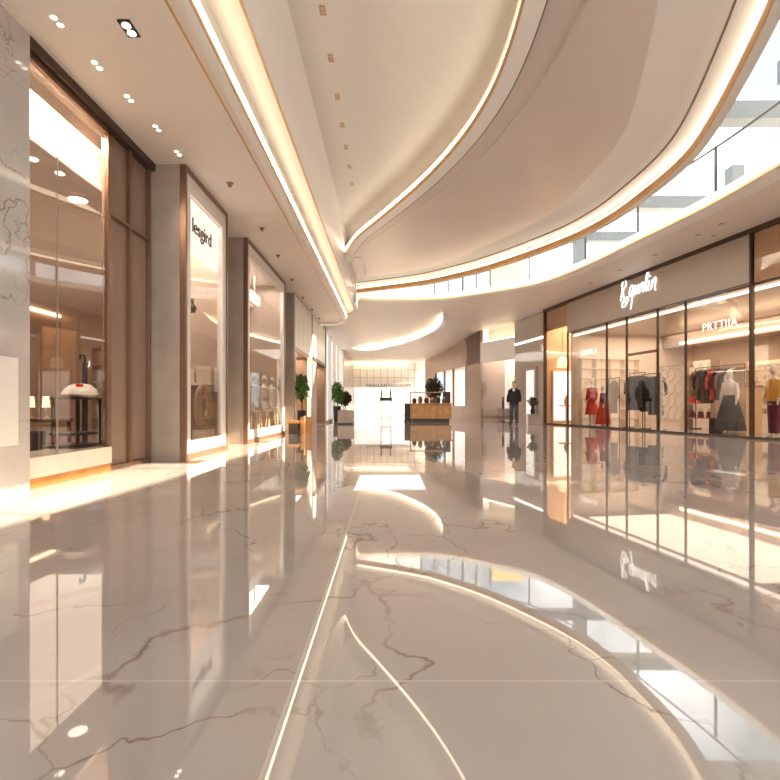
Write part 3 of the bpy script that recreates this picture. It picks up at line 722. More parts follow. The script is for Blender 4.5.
def shirt(name, m, loc, rz, label, cat, group=None, long=.75, w=.22):
    t = thing(name, label, cat, loc, rz, group)     # origin at the hook; hangs down
    MB().tube([(0, 0, 0), (.012, 0, .025), (.0, 0, .045), (-.015, 0, .035)], .004, 6).tube([(-w * .85, 0, -.09), (0, 0, 0), (w * .85, 0, -.09)], .006, 6).build('hanger', M['black'], t)
    R = [(0, 0, -.05, .05, .03), (0, 0, -.08, w * .8, .045), (0, 0, -.13, w, .055), (0, 0, -.3, w * .86, .06), (0, 0, -.1 - long * .55, w * .84, .06), (0, 0, -.1 - long, w * 1.0, .07)]
    MB().rings(R, 16).build('garment_body', m, t, True)
    for s_ in (-1, 1):
        MB().tube([(s_ * w * .85, 0, -.11), (s_ * (w + .05), 0, -.3), (s_ * (w + .07), 0, -.5), (s_ * (w + .06), 0, -.66)], [.05, .05, .045, .04], 8).build('sleeve', m, t, True)
    return t
inn = text_mesh('UARTI', 0.25, .01, 0, 1.1)
# faces the corridor side of the shop: lettering on the far wall
inn.tf(lambda v: (v[0] - 8.42, 14.96 - v[2], v[1] + 1.95))
o = inn.build('wall_sign', M['letter']); tag(o, 'small white capital letters on the far wall of the left shop', 'sign')
o.location = (0.0, 0, 0)

# first bay: lit sign board, rattan wreath, lamp, boxes
t = thing('lit_sign_board', 'bright white lit sign board with dark lettering high in the first projecting bay', 'sign', (XB - .075, 8.0, 2.98))
MB().box(-.04, 0, -.66, .66, 0, .76).build('board', M['lightbox'], t)
text_mesh('lesgird', .30, .006).tf(lambda v: (.006 + v[2], v[0] * 1.05 - .05, v[1] + .40)).build('lettering', M['ink'], t)
t = thing('rattan_wreath', 'round woven rattan ring standing in the first projecting bay', 'wreath', (XB - .17, 8.30, .14))
b = MB()
for k in range(3):
    rr = .34 - k * .08
    b.tube([(0, rr * math.cos(a), .60 + rr * math.sin(a)) for a in [2 * PI * j / 32 for j in range(33)]], .035, 8)
b.build('ring', M['rattan'], t, True)
MB().box(-.10, .10, -.22, .22, 0, .24).build('foot', M['creamstone'], t)
t = thing('black_spot_lamp', 'small black lamp head fixed inside the first projecting bay pane', 'lamp', (XB - .17, 7.80, 2.20))
MB().box(-.02, .02, -.02, .02, .08, .16).build('bracket', M['black'], t)
MB().rings([(0, 0, -.05, .05, .05), (0, 0, .03, .07, .07), (0, 0, .09, .03, .03)], 14).build('lamp_head', M['black'], t, True)
MB().box(-.88, .0, -.01, .01, .14, .16).build('arm', M['black'], t)
t = thing('display_shelf', 'pale wall shelf at mid height in the first projecting bay', 'shelf', (-3.45, 8.87, 1.10))
MB().box(-.38, .52, -.36, 0, 0, .04).build('shelf_board', M['white'], t)
for k, (y, hh, lab) in enumerate(((-3.06, .26, 'white gift box, nearer of two on the pale bay shelf'), (-3.34, .22, 'white gift box, farther of two on the pale bay shelf'))):
    t = thing('gift_box', lab, 'box', (y, 8.68, 1.14), 0, 'gift boxes in the first bay')
    MB().box(-.12, .12, -.14, .14, 0, hh).build('box_body', M['creamstone'], t, bevel=.004)
    MB().box(-.125, .125, -.145, .145, hh - .06, hh + .005).build('lid', M['white'], t, bevel=.003)
# second bay: pill sign and three white busts
t = thing('pill_sign', 'small rounded glowing white sign in the second projecting bay', 'sign', (XB - .20, 11.55, 3.02))
MB().tube([(0, -.34, .12), (0, .34, .12)], .13, 16).tf(lambda v: (v[0] * .4, v[1], v[2])).build('sign_face', M['lightbox'], t)
MB().box(-.03, .01, -.01, .01, .24, .62).build('hanger', M['white'], t)
bust = None
for k, (y, xx, lab) in enumerate(((11.70, -3.05, 'white bust mannequin on slim legs, nearest of three in the second bay'), (12.62, -3.05, 'white bust mannequin on slim legs, middle of three in the second bay'), (13.42, -3.05, 'white bust mannequin on slim legs, farthest of three in the second bay'))):
    if bust is None:
        t = thing('bust_mannequin', lab, 'mannequin', (xx, y, .14), 0, 'bust mannequins in the second bay')
        MB().rings([(0,0,.52,.12,.2),(0,0,.56,.17,.24),(0,0,.72,.11,.16),(0,0,.95,.13,.2),(0,0,1.05,.11,.21),(0,0,1.10,.06,.08),(0,0,1.17,.045,.05),(0,0,1.19,.06,.07),(0,0,1.28,.07,.08),(0,0,1.35,.03,.03)], 18).build('torso', M['mannequin'], t, True)
        for sx in (-1, 1):
            for sy in (-1, 1): MB().tube([(sx * .09, sy * .14, .54), (sx * .13, sy * .2, .0)], .014, 8).build('leg', M['mannequin'], t)
        MB().box(-.16, .16, -.22, .22, .48, .53).build('seat', M['mannequin'], t, bevel=.01)
        bust = t
    else: dup(bust, (xx, y, .14), .2 * k, lab)

# ================================================================ LEFT CORRIDOR OBJECTS
def foliage(m, n, rx, rz, cz, size, seed):
    r = random.Random(seed); b = MB()
    for _ in range(n):
        a = r.uniform(0, 2 * PI); u = r.uniform(-1, 1); q = r.uniform(.08, 1) ** .5
        c = Vector((rx * q * math.cos(a) * math.sqrt(1 - u * u), rx * q * math.sin(a) * math.sqrt(1 - u * u), cz + rz * q * u))
        d = Vector((r.uniform(-1, 1), r.uniform(-1, 1), r.uniform(-.5, 1))).normalized(); e = d.cross(Vector((r.random(), r.random(), r.random()))).normalized()
        s_ = size * r.uniform(.6, 1.2); nn = d.cross(e) * s_ * .12
        b.add([c - d * s_, c + e * s_ * .35 + nn, c + d * s_, c - e * s_ * .35 + nn], [(0, 1, 2), (0, 2, 3)])
    return b
def plant(loc, pot_h, pot_r, stem_h, rx, rz, label, m='leafgreen', seed=1, n=420, size=.09):
    t = thing('potted_plant', label, 'plant', loc)
    MB().lathe([(pot_r * .75, 0), (pot_r, pot_h), (pot_r * .88, pot_h), (pot_r * .8, pot_h - .06)], (0, 0, 0), 20).build('pot', M['black'], t, True)
    b = MB().tube([(0, 0, pot_h - .08), (.02, 0, pot_h + stem_h * .5), (0, .01, pot_h + stem_h + rz * .4)], .022, 8)
    for k in range(5):
        a = k * 1.3; b.tube([(0, 0, pot_h + stem_h * .6), (rx * .5 * math.cos(a), rx * .5 * math.sin(a), pot_h + stem_h + rz * .5)], .01, 6)
    b.build('stem', M['trunk'], t)
    foliage(M[m], n, rx, rz, pot_h + stem_h + rz * .7, size, seed).build('foliage', M[m], t)
    return t
x, y, z = fl(301.5, 15.4)
plant((x, y, 0), .62, .13, .38, .23, .42, 'bushy green plant in a tall dark pot before the slatted frontage', seed=3)
x, y, z = fl(337, 25.5)
plant((x, y, 0), .75, .2, .25, .36, .55, 'leafy green plant in a dark pot beside the bright far left windows', seed=5, size=.13)
x, y, z = fl(345, 26.5)
plant((x, y, 0), .55, .18, .3, .34, .40, 'dark leaved potted plant beyond the far left green plant', 'leafdark', seed=8, size=.12)
x, y, z = fl(307, 14.2)
t = thing('planter_box', 'square orange wooden planter box below the slatted frontage', 'planter', (x, y, 0))
MB().box(-.15, .15, -.15, .15, 0, .42).build('box_body', M['orange'], t, bevel=.008)
MB().box(-.16, .16, -.16, .16, .42, .45).build('rim', M['bronze'], t, bevel=.004)
x, y, z = fl(292, 14.0)
t = thing('low_bench', 'low orange wooden bench at the corner of the second projecting bay', 'bench', (x, y + .2, 0))
MB().box(-.13, .17, -.16, .2, .28, .36).build('seat', M['orange'], t, bevel=.006)
for sy in (-.12, .16): MB().box(-.1, .14, sy - .03, sy + .03, 0, .28).build('leg', M['dark'], t)
x, y, z = fl(304.5, 13.2)
t = thing('barrier_post', 'slim polished brass post standing before the orange planter box', 'post', (x, y, 0))
MB().lathe([(.07, 0), (.07, .015), (.022, .03), (.02, .46), (.028, .47), (.028, .49), (.01, .50)], (0, 0, 0), 16).build('post_body', M['gold'], t, True)
x, y, z = fl(349, 21.5)
t = thing('counter_bench', 'dark taupe stone bench block near the far left windows', 'bench', (x, y, 0))
MB().box(-.42, .24, -.5, .6, .06, .58).build('bench_body', M['stone'], t, bevel=.01)
MB().box(-.38, .2, -.46, .56, 0, .06).build('toe_kick', M['dark'], t)

# ================================================================ CENTRE OBJECTS
x, y, z = fl(386, 23.0)
t = thing('pedestal_table', 'tall pedestal with dark top on four thin legs before the bright far entrance', 'table', (x, y, 0))
MB().box(-.27, .27, -.2, .2, .98, 1.12).build('table_top', M['black'], t, bevel=.01)
for sx in (-.22, .22):
    for sy in (-.16, .16): MB().box(sx - .02, sx + .02, sy - .02, sy + .02, 0, .98).build('leg', M['bronze'], t)
MB().box(-.24, .24, -.18, .18, .16, .2).build('shelf', M['bronze'], t)
for k, (dx, lab) in enumerate(((-.2, 'slim dark figurine on the left of the tall pedestal top'), (.2, 'slim dark figurine on the right of the tall pedestal top'))):
    o = MB().lathe([(.05, 0), (.03, .05), (.045, .18), (.03, .27), (.035, .32), (.01, .36)], (0, 0, 0), 12).build('figurine', M['bronze'], None, True)
    o.location = (x + dx, y, 1.12); tag(o, lab, 'figurine', 'figurines on the pedestal')
kx, ky, _ = fl(430, 24.6)
t = thing('kiosk_counter', 'golden wooden kiosk counter with lit front in the middle of the hall', 'counter', (kx, ky, 0))
MB().box(-.86, .86, -.5, .5, 0, .16).build('plinth', M['dark'], t)
MB().box(-.95, .95, -.6, .6, .16, .82).build('counter_body', M['wood'], t, bevel=.015)
for k in range(7): MB().box(-.9 + k * .3 - .012, -.9 + k * .3 + .012, -.615, -.6, .18, .80).build('front_batten', M['orange'], t)
MB().box(-1.0, 1.0, -.65, .65, .82, .88).build('counter_top', M['orange'], t, bevel=.008)
for xx in (-.9, .9): MB().box(xx - .03, xx + .03, .3, .36, .88, 1.42).build('upright', M['bronze'], t)
MB().box(-.95, .95, .2, .45, 1.38, 1.43).build('upper_shelf', M['wood'], t, bevel=.005)
jr = None
for k in range(6):
    hh = (.26, .36, .30, .22, .34, .27)[k]; xx = -.75 + k * .28
    t = thing('storage_jar', 'dark brown lidded jar, %s from the left on the kiosk counter' % ('first', 'second', 'third', 'fourth', 'fifth', 'sixth')[k], 'jar', (kx + xx, ky - .2, .88), 0, 'jars on the kiosk')
    MB().lathe([(.08, 0), (.11, hh * .3), (.10, hh * .7), (.06, hh * .85)], (0, 0, 0), 16).build('jar_body', M['browncloth'] if k % 2 else M['dark'], t, True)
    MB().lathe([(.065, hh * .85), (.065, hh * .95), (.02, hh)], (0, 0, 0), 14).build('lid', M['gold'], t)
t = thing('display_case', 'dark framed glass case on the right end of the kiosk counter', 'display case', (kx + .78, ky + .0, .88))
MB().box(-.17, .17, -.2, .18, 0, .04).box(-.17, .17, -.2, .18, .50, .54).box(-.17, -.15, -.2, -.18, .0, .54).box(.15, .17, -.2, -.18, 0, .54).build('frame', M['dark'], t)
MB().box(-.16, .16, -.19, .17, .04, .50).build('case_body', M['greycloth'], t)
x, y, z = fl(408, 24.4)
t = thing('floor_sign', 'black upright floor panel beside the left end of the kiosk', 'sign', (x, y, 0))
MB().box(-.17, .17, -.03, .03, .04, .88).build('panel', M['black'], t, bevel=.005)
MB().box(-.2, .2, -.14, .14, 0, .04).build('foot', M['dark'], t)
x, y, z = fl(434, 28.5)
t = thing('potted_tree', 'brown leaved tree in a pot standing behind the golden kiosk', 'tree', (x, y, 0))
MB().lathe([(.25, 0), (.32, .6), (.28, .6), (.25, .5)], (0, 0, 0), 18).build('pot', M['dark'], t)
b = MB().tube([(0, 0, .5), (.04, 0, 1.0), (-.02, .02, 1.6), (.1, 0, 2.0)], [.05, .045, .035, .02], 8)
for k in range(6): b.tube([(0, 0, 1.1 + .1 * k), (.4 * math.cos(k * 1.9), .3 * math.sin(k * 1.9), 1.5 + .12 * k)], .015, 6)
b.build('trunk', M['trunk'], t)
foliage(M['leafdark'], 600, .50, .62, 1.72, .13, 11).build('foliage', M['leafdark'], t)

# slim signpost figure and dark plant at the far right
x, y, z = fl(503, 24.5)
t = thing('sign_post', 'slim black post with a small round head in front of the pale lit shop', 'post', (x, y, 0))
MB().lathe([(.12, 0), (.12, .02), (.02, .04)], (0, 0, 0), 16).build('foot', M['dark'], t)
MB().lathe([(.018, .02), (.018, .6), (.045, .65), (.05, 1.0), (.02, 1.05)], (0, 0, 0), 12).build('post_body', M['black'], t, True)
MB().ball((0, 0, 1.12), .06).build('head_knob', M['black'], t, True)
x, y, z = fl(534, 21.5)
t = thing('stone_plinth', 'low taupe stone plinth in front of the grey mirrored portal', 'plinth', (x - .05, y, 0))
MB().box(-.24, .24, -.2, .2, 0, .42).build('plinth_body', M['stone'], t, bevel=.01)
px_, py_ = x - .05, y
t = thing('flower_vase', 'black vase of dark flowers on the low stone plinth', 'vase', (px_, py_, .42))
MB().lathe([(.07, 0), (.11, .12), (.06, .28), (.075, .34)], (0, 0, 0), 16).build('vase_body', M['black'], t, True)
foliage(M['leafdark'], 160, .22, .2, .52, .08, 21).build('flowers', M['leafdark'], t)

# ================================================================ PERSON
def remeshed(b, name, m, parent, vox):
    o = b.build(name, m, parent, True)
    r = o.modifiers.new('remesh', 'REMESH'); r.mode = 'VOXEL'; r.voxel_size = vox; r.use_smooth_shade = True
    s_ = o.modifiers.new('soft', 'SMOOTH'); s_.factor = .5; s_.iterations = 3
    return o
x, y, z = fl(514, 21.0)
per = thing('person', 'person in a black jacket and trousers standing before the grey mirrored portal', 'person', (x, y, 0), -.35)
b = MB()
b.rings([(0,0,.86,.15,.10),(0,0,.95,.17,.115),(0,0,1.06,.145,.10),(0,0,1.2,.165,.11),(0,0,1.34,.19,.115),(0,0,1.43,.15,.085),(0,0,1.47,.07,.06),(0,0,1.54,.055,.055)], 18)
b.ball((0, -.01, 1.625), .078, .092, .112, 18, 12)
b.ball((0, -.10, 1.60), .012, .02, .022, 8, 6)                       # nose
b.ball((0, -.07, 1.545), .04, .035, .03, 10, 6)                      # chin
b.ball((0, -.093, 1.572), .022, .01, .006, 8, 6)                     # mouth
for s_ in (-1, 1):
    b.ball((s_ * .08, .0, 1.615), .012, .02, .03, 8, 6)              # ear
    b.tube([(s_ * .09, 0, .9), (s_ * .10, -.02 * s_, .5), (s_ * .115, .02, .09)], [.088, .06, .042], 12)
    b.tube([(s_ * .115, .05, .05), (s_ * .12, -.06, .04), (s_ * .13, -.17, .03)], [.04, .04, .028], 10)
    b.tube([(s_ * .17, 0, 1.38), (s_ * .235, .02, 1.12), (s_ * .24, -.05, .88)], [.055, .043, .03], 10)
    b.rings([(s_ * .243, -.07, .80, .016, .032), (s_ * .242, -.06, .85, .022, .04), (s_ * .24, -.05, .89, .02, .028)], 10)
    for q, (dy, ln) in enumerate(((-.03, .07), (-.01, .08), (.01, .075), (.028, .06))):
        b.tube([(s_ * .243, -.07 + dy, .81), (s_ * .236, -.074 + dy, .81 - ln * .55), (s_ * .222, -.07 + dy, .81 - ln)], .0085, 6)
    b.tube([(s_ * .238, -.095, .86), (s_ * .222, -.125, .835), (s_ * .215, -.13, .80)], .010, 6)
remeshed(b, 'body', M['skin'], per, .007)
b = MB().rings([(0,0,.80,.185,.13),(0,0,.95,.187,.135),(0,0,1.06,.165,.12),(0,0,1.2,.185,.13),(0,0,1.34,.208,.135),(0,0,1.44,.165,.10),(0,0,1.485,.085,.075)], 18)
for s_ in (-1, 1): b.tube([(s_ * .17, 0, 1.39), (s_ * .24, .02, 1.12), (s_ * .243, -.045, .91)], [.072, .06, .05], 12)
remeshed(b, 'jacket', M['blackcloth'], per, .012)
b = MB().rings([(0,0,.80,.17,.12),(0,0,.93,.18,.125)], 16)
for s_ in (-1, 1): b.tube([(s_ * .09, 0, .88), (s_ * .10, -.02 * s_, .5), (s_ * .115, .02, .07)], [.10, .078, .066], 12)
remeshed(b, 'trousers', M['greycloth'], per, .012)
b = MB().rings([(0, -.115, 1.22, .02, .012), (0, -.118, 1.36, .045, .016), (0, -.085, 1.46, .06, .02)], 10)
b.build('shirt_front', M['whitecloth'], per, True)
for s_ in (-1, 1):
    b = MB().tube([(s_ * .115, .07, .05), (s_ * .12, -.06, .045), (s_ * .13, -.20, .035)], [.05, .05, .038], 10)
    b.build('shoe', M['black'], per, True)
b = MB().ball((0, .02, 1.665), .09, .095, .095, 16, 9).ball((0, .06, 1.60), .08, .055, .08, 14, 8)
remeshed(b, 'hair', M['hair'], per, .012)

# ================================================================ RIGHT SHOP CONTENTS
def rthing(name, label, cat, s_, t_, z=0, rz=0, group=None): return thing(name, label, cat, rp(s_, t_, z), TH + rz, group)
def mannequin(s_, t_, rz, label, top, skirt, kind='dress', scale=1.0):
    t = rthing('mannequin', label, 'mannequin', s_, t_, 0, rz)
    b = MB().rings([(0,0,.80,.13,.10),(0,0,.92,.165,.12),(0,0,1.06,.125,.095),(0,0,1.22,.155,.115),(0,0,1.34,.165,.10),(0,0,1.42,.11,.075),(0,0,1.46,.05,.05),(0,0,1.52,.045,.045),(0,0,1.55,.06,.07),(0,-.01,1.62,.07,.085),(0,0,1.70,.06,.07),(0,0,1.735,.02,.02)], 18)
    for q in (-1, 1):
        b.tube([(q * .08, 0, .86), (q * .085, 0, .48), (q * .09, .0, .06)], [.08, .055, .035], 10)
        b.tube([(q * .15, 0, 1.36), (q * .21, 0, 1.12), (q * .22, -.06, .9), (q * .22, -.08, .8)], [.042, .035, .027, .02], 10)
        b.tube([(q * .09, .03, .05), (q * .1, -.12, .03)], [.035, .025], 8)
    b.build('figure', M['mannequin'], t, True)
    MB().lathe([(.19, 0), (.19, .015), (.02, .02)], (0, 0, 0), 20).build('base', M['black'], t)
    MB().rings([(0,0,.88,.185,.135),(0,0,1.06,.14,.11),(0,0,1.22,.172,.13),(0,0,1.34,.18,.115),(0,0,1.41,.13,.09)], 18).build('top', top, t, True)
    if kind == 'dress':
        MB().rings([(0,0,.42,.27,.22),(0,0,.6,.235,.19),(0,0,.85,.195,.15),(0,0,1.05,.145,.115)], 20).build('skirt', skirt, t, True)
    elif kind == 'long':
        MB().rings([(0,0,.12,.40,.32),(0,0,.35,.36,.28),(0,0,.7,.27,.2),(0,0,1.05,.15,.12)], 20).build('skirt', skirt, t, True)
    elif kind == 'trousers':
        b = MB().rings([(0,0,.82,.165,.125),(0,0,1.0,.155,.115)], 16)
        for q in (-1, 1): b.tube([(q * .085, 0, .92), (q * .09, 0, .5), (q * .095, 0, .12)], [.095, .075, .06], 12)
        b.build('trousers', skirt, t, True)
    for q in (-1, 1):
        MB().tube([(q * .16, 0, 1.37), (q * .215, 0, 1.12), (q * .225, -.05, .96)], [.06, .05, .042], 10).build('sleeve', top, t, True)
    if scale != 1: t.scale = (scale,) * 3
    return t
# red dresses near the left end
a, _, _ = rpt(592, 420, .6); m1 = mannequin(a, .6, .3, 'mannequin in a short bright red dress inside the left pane of the glass shopfront', M['redcloth'], M['redcloth'], 'dress', 1.02)
a, _, _ = rpt(603, 420, .5); m2 = mannequin(a, .5, -.2, 'mannequin in a long dark red gown beside the short red dress', M['winecloth'], M['redcloth'], 'long', .86)
# cream lattice shelf at left end
t = rthing('display_shelving', 'cream lattice shelving beside the red dresses in the glass shopfront', 'shelving', s568 + .40, .35, 0, PI / 2)
for k in range(7): MB().box(0, 2.4, 0, .3, .25 + k * .38, .28 + k * .38).build('shelf', M['cream'], t)
for k in range(5): MB().box(k * .6 - .015, k * .6 + .015, 0, .3, 0, 2.56).build('upright', M['cream'], t)
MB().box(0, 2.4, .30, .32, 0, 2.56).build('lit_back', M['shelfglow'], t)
# pale garment behind narrow pane
def hang_rail(s_, t_, w_, h_, label):
    t = rthing('clothes_rail', label, 'clothes rail', s_, t_)
    for q in (-w_ / 2, w_ / 2):
        MB().tube([(q, 0, .02), (q, 0, h_)], .014, 8).build('upright', M['black'], t)
        MB().box(q - .02, q + .02, -.22, .22, 0, .03).build('foot', M['black'], t)
    MB().tube([(-w_ / 2, 0, h_), (w_ / 2, 0, h_)], .014, 8).build('bar', M['black'], t)
    return t
a, _, z = rpt(614, 378, .35); zt = max(z, 1.5)
hang_rail(a, .35, .6, zt, 'slim black rail holding the pale dress behind the narrow pane')
shirt('hanging_dress', M['palecloth'], rp(a, .35, zt - .045), TH, 'pale grey dress hanging alone behind the narrow pane left of the entrance', 'dress', None, 1.05, .2)
# dark coats inside the door
a, _, z = rpt(637, 375, .95)
hang_rail(a, .95, .8, 1.85, 'black clothes rail just inside the glass doors, left leaf')
shirt('hanging_coat', M['greycloth'], rp(a - .2, .95, 1.81), TH + .35, 'charcoal long coat on the left rail inside the glass doors, nearer the pale dress', 'coat', None, 1.1, .24)
shirt('hanging_coat', M['greycloth'], rp(a + .2, .95, 1.81), TH + .35, 'charcoal long coat on the left rail inside the glass doors, nearer the door handles', 'coat', None, 1.08, .22)
a, _, z = rpt(651, 378, .7)
hang_rail(a, .7, .8, 1.76, 'black clothes rail just inside the glass doors, right leaf')
shirt('hanging_coat', M['blackcloth'], rp(a - .15, .7, 1.72), TH + .5, 'black coat on the right rail inside the glass doors, nearer the door handles', 'coat', None, 1.05, .26)
shirt('hanging_coat', M['blackcloth'], rp(a + .22, .7, 1.72), TH + .5, 'black coat on the right rail inside the glass doors, nearer the scrolled screen', 'coat', None, 1.15, .24)
# white scroll screen
t = rthing('scroll_screen', 'white scrolled wire screen behind the pane right of the entrance doors', 'screen', rpt(672, 400, .3)[0], .3)
b = MB()
for cx in (-.3, 0, .3):
    for cz in (.55, .92, 1.29, 1.66):
        b.tube([(cx + .13 * math.cos(q), 0, cz + .17 * math.sin(q)) for q in [2 * PI * j / 20 for j in range(21)]], .014, 6)
b.build('scrollwork', M['white'], t, True)
b = MB().box(-.47, -.44, -.02, .02, 0, 1.9).box(.44, .47, -.02, .02, 0, 1.9).box(-.47, .47, -.02, .02, 1.87, 1.9).box(-.5, .5, -.15, .15, 0, .03)
b.build('frame', M['white'], t)
# bag shelves
a, _, _ = rpt(697, 420, 3.0)
t = rthing('bag_shelving', 'tan shelving of handbags behind the left part of the wide pane', 'shelving', a, 3.0)
zs = (.35, .85, 1.35, 1.85)
for z in zs: MB().box(-.6, .6, 0, .34, z - .03, z).build('shelf', M['tan'], t)
for q in (-.6, .6): MB().box(q - .02, q + .02, 0, .34, 0, 2.3).build('upright', M['brownwall'], t)
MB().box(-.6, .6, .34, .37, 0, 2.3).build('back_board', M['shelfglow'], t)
bags = {}
cm = {0: 'winecloth', 1: 'redcloth', 2: 'browncloth', 3: 'palecloth'}
cn = {0: 'dark wine red', 1: 'bright red', 2: 'brown', 3: 'pale beige'}
rn = {0: 'lowest', 1: 'second lowest', 2: 'third', 3: 'top'}
pn = ('leftmost', 'middle', 'rightmost')
for r_ in range(4):
    for k in range(3):
        loc = rp(a - .38 + k * .38, 3.14, zs[r_]); lab = '%s handbag, %s on the %s bag shelf' % (cn[r_], pn[k], rn[r_])
        if r_ not in bags:
            t = thing('handbag', lab, 'bag', loc, TH, 'handbags on the shelving')
            MB().rings([(0,0,0,.13,.06),(0,0,.02,.14,.065),(0,0,.2,.115,.04),(0,0,.22,.10,.02)], 14).build('bag_body', M[cm[r_]], t, True)
            MB().tube([(.07 * math.cos(q), 0, .2 + .1 * math.sin(q)) for q in [PI * j / 10 for j in range(11)]], .009, 6).build('handle', M['black'], t)
            bags[r_] = t
        else: dup(bags[r_], loc, TH, lab)
# rack of dark garments and the mannequin in the black skirt
a, _, z = rpt(719, 371, 2.6)
hang_rail(a, 2.6, 1.9, 1.98, 'long black clothes rail of dark garments behind the wide pane')
seqm = ('browncloth', 'blackcloth', 'greycloth', 'blackcloth', 'redcloth', 'blackcloth', 'browncloth', 'greycloth', 'palecloth', 'browncloth')
seen = {}
wn = {'browncloth': 'brown', 'blackcloth': 'black', 'greycloth': 'charcoal', 'redcloth': 'red', 'palecloth': 'pale'}
on = ('first', 'second', 'third', 'fourth', 'fifth', 'sixth', 'seventh', 'eighth', 'ninth', 'tenth')
for k, mm in enumerate(seqm):
    loc = rp(a - .82 + k * .18, 2.6, 1.94); lab = '%s garment, %s from the left on the long rail behind the wide pane' % (wn[mm], on[k])
    if mm not in seen:
        seen[mm] = shirt('hanging_garment', M[mm], loc, TH + 1.0, lab, 'garment', 'garments on the long rail', .8 + .1 * (k % 3), .19)
    else: dup(seen[mm], loc, TH + 1.0, lab)
a, _, _ = rpt(730, 428, .9)
mannequin(a, .9, .15, 'mannequin in a white top and full black skirt behind the wide pane', M['whitecloth'], M['blackcloth'], 'long', .98)
a, _, _ = rpt(716, 428, 1.0)
t = rthing('shopping_bag', 'black shopping bag standing left of the black skirted mannequin', 'bag', a, 1.0)
MB().box(-.17, .17, -.08, .08, .0, .42).tf(lambda v: (v[0] * (1 - .15 * v[2]), v[1], v[2])).build('bag_body', M['blackcloth'], t, bevel=.01)
MB().tube([(.08 * math.cos(q), 0, .42 + .12 * math.sin(q)) for q in [PI * j / 10 for j in range(11)]], .008, 6).build('handle', M['black'], t)
a, _, _ = rpt(745, 428, 1.7)
t = rthing('display_plinth', 'tan display cabinet at the right end of the wide pane', 'cabinet', a, 1.7)
MB().box(-.28, .28, -.25, .25, 0, 1.25).build('cabinet_body', M['tan'], t, bevel=.008)
MB().box(-.3, .3, -.27, .27, 1.25, 1.29).build('cabinet_top', M['brownwall'], t, bevel=.005)
# last shop: shelves with white boxes and mannequin in yellow
a, _, _ = rpt(763, 420, 2.2)
t = rthing('box_shelving', 'tan shelving of small white boxes in the last shop on the right', 'shelving', a, 2.2)
zs = (.55, .85, 1.15, 1.45, 1.75)
for z in zs: MB().box(-.55, .55, 0, .3, z - .02, z).build('shelf', M['cream'], t)
for q in (-.55, .55): MB().box(q - .02, q + .02, 0, .3, 0, 2.0).build('upright', M['tan'], t)
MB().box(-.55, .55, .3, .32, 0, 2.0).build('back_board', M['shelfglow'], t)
bx = None
for r_ in range(5):
    for k in range(4):
        loc = rp(a - .38 + k * .25, 2.33, zs[r_])
        lab = 'small white box, %s from the left on the %s shelf of the last shop' % (on[k], ('lowest', 'second lowest', 'middle', 'second highest', 'highest')[r_])
        if bx is None:
            bx = thing('shoe_box', lab, 'box', loc, TH, 'white boxes on the last shop shelves')
            MB().box(-.09, .09, -.07, .07, 0, .12).build('box_body', M['creamstone'], bx)
            MB().box(-.095, .095, -.075, .075, .09, .135).build('lid', M['white'], bx)
        else: dup(bx, loc, TH, lab)
a, _, _ = rpt(774, 428, .7)
mannequin(a, .7, -.2, 'mannequin in a yellow top and wine trousers at the right edge', M['yellowcloth'], M['winecloth'], 'trousers', .98)
# small lit shop at the far end of the glass front
t = rthing('wall_lamp', 'glowing white pendant lamp in the narrow tan shop', 'lamp', .62, .45, 2.35)
MB().lathe([(.05, .42), (.2, .3), (.24, .0), (.2, -.02), (.03, .30)], (0, 0, 0), 20).build('lamp_shade', M['shade'], t, True)
MB().tube([(0, 0, .4), (0, 0, ZR - .02 - 2.35)], .01, 6).build('cord', M['black'], t)
t = rthing('light_wall', 'bright white lit panel on the left wall of the narrow tan shop', 'panel', .02, 1.15, 0, -PI / 2)
MB().box(-.8, .8, .06, .10, .15, 2.2).build('lit_face', M['lightbox'], t)
MB().box(-.85, .85, .0, .06, 0, 2.25).build('frame', M['tan'], t)
a = .85
t = rthing('display_table', 'pale round display table in the narrow tan shop', 'table', a, .5)
MB().lathe([(.25, 0), (.25, .03), (.04, .06), (.04, .72), (.3, .74), (.3, .78)], (0, 0, 0), 24).build('table_body', M['cream'], t, True)
o = MB().lathe([(.06, 0), (.1, .1), (.08, .25), (.03, .34), (.045, .38)], (0, 0, 0), 18).build('vase', M['gold'], None, True)
o.location = rp(a, .5, .78); tag(o, 'small gold vase on the pale round table in the narrow tan shop', 'vase')

# ================================================================ LIGHT
def area(name, loc, sx, sy, power, col=(1, .87, .74), rot=(0, 0, 0)):
    l = bpy.data.lights.new(name, 'AREA'); l.shape = 'RECTANGLE'; l.size = sx; l.size_y = sy; l.energy = power; l.color = col
    o = bpy.data.objects.new(name, l); C.objects.link(o); o.location = loc; o.rotation_euler = rot; return o
area('left_shop_lamp', (-6.2, 8.5, 3.30), 4, 8, 200)
area('dome_fill_light', (-3.42, 5.5, 3.88), .12, 1.4, 75, (1, .9, .76))  # added fill without a fixture, brightens the dome and stand behind the glass
area('bay_lamp', (-3.35, 8.0, 3.88), .5, 1.3, 60, (1, .92, .82))
area('bay_lamp.001', (-3.35, 12.0, 3.88), .5, 2.8, 70, (1, .92, .82))
q = rp((s568 + s752) / 2, 2.4, 3.45); area('right_shop_lamp', q, 7.5, 3.6, 240, (1, .87, .72), (0, 0, TH))
q = rp(s752 + 3.2, 2.0, 3.45); area('last_shop_lamp', q, 5.5, 3.0, 190, (1, .82, .62), (0, 0, TH))
q = rp(.95, 1.8, 4.5); area('narrow_shop_lamp', q, 1.4, 2.6, 120, (1, .82, .62), (0, 0, TH))
area('pale_shop_lamp', (6.2, 27.0, 3.9), 1.0, 1.0, 60)
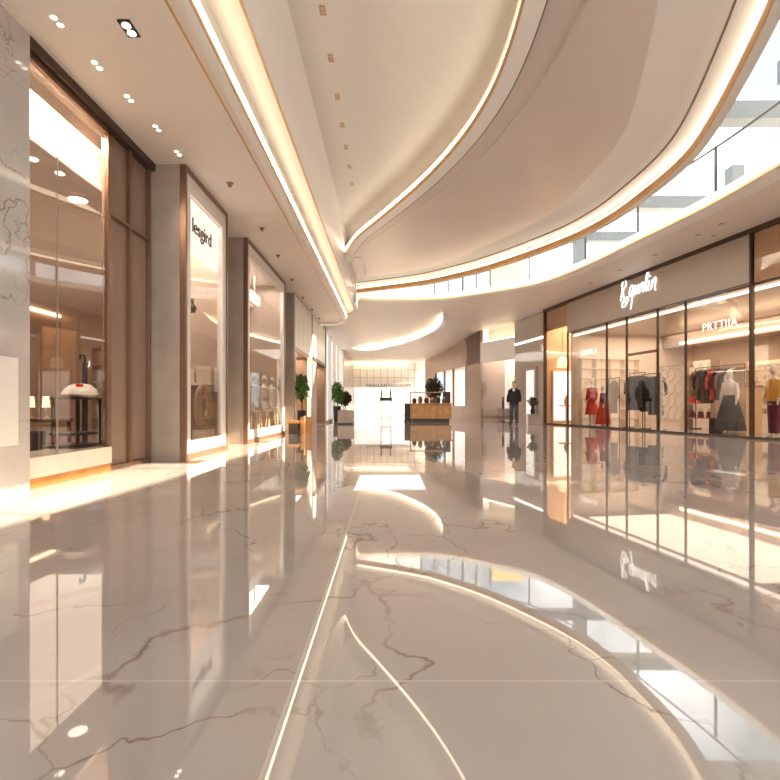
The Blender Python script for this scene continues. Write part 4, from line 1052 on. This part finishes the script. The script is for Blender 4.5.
area('far_hall_lamp', (0, 32, 3.9), 4, 6, 130, (1, .93, .85))
area('doorway_lamp', (-3.5, 17, 2.4), .8, 2.5, 40)
area('doorway_lamp.001', (-3.5, 20.8, 2.4), .8, 2.5, 50)
sun = bpy.data.lights.new('sun', 'SUN'); sun.energy = 24.0; sun.color = (1.0, .86, .62); sun.angle = math.radians(.6)
so = bpy.data.objects.new('sun', sun); C.objects.link(so)
dirv = Vector((-8.75, 0.6, -4.95)).normalized()
so.rotation_euler = dirv.to_track_quat('-Z', 'Y').to_euler()

wd = bpy.data.worlds.new('sky'); S.world = wd; wd.use_nodes = True
nt = wd.node_tree; bg = nt.nodes['Background']
tc = nt.nodes.new('ShaderNodeTexCoord'); nz = nt.nodes.new('ShaderNodeTexNoise'); nz.inputs['Scale'].default_value = 2.2; nz.inputs['Detail'].default_value = 6
lnk(nt, tc.outputs['Generated'], nz.inputs['Vector'])
rr = nt.nodes.new('ShaderNodeValToRGB'); rr.color_ramp.elements[0].position = .48; rr.color_ramp.elements[1].position = .64
rr.color_ramp.elements[0].color = (.17, .22, .245, 1); rr.color_ramp.elements[1].color = (1, .98, .95, 1)
lnk(nt, nz.outputs['Fac'], rr.inputs['Fac']); lnk(nt, rr.outputs['Color'], bg.inputs['Color'])
bg.inputs['Strength'].default_value = 4.8

# ================================================================ CAMERA
cam = bpy.data.cameras.new('camera'); co = bpy.data.objects.new('camera', cam); C.objects.link(co)
cam.sensor_width = 36; cam.lens = 36 * F / 780; cam.shift_y = (HZ - 390) / 780
co.location = (0, 0, H); co.rotation_euler = (PI / 2, 0, 0); cam.clip_end = 300
S.camera = co
S.view_settings.view_transform = 'Standard'; S.view_settings.look = 'None'
S.view_settings.gamma = 1; S.view_settings.use_curve_mapping = False
S.view_settings.exposure = 0.26
S.cycles.max_bounces = 10; S.cycles.diffuse_bounces = 5; S.cycles.glossy_bounces = 5; S.cycles.transparent_max_bounces = 14
S.cycles.sample_clamp_indirect = 6.0; S.cycles.caustics_reflective = False; S.cycles.caustics_refractive = False
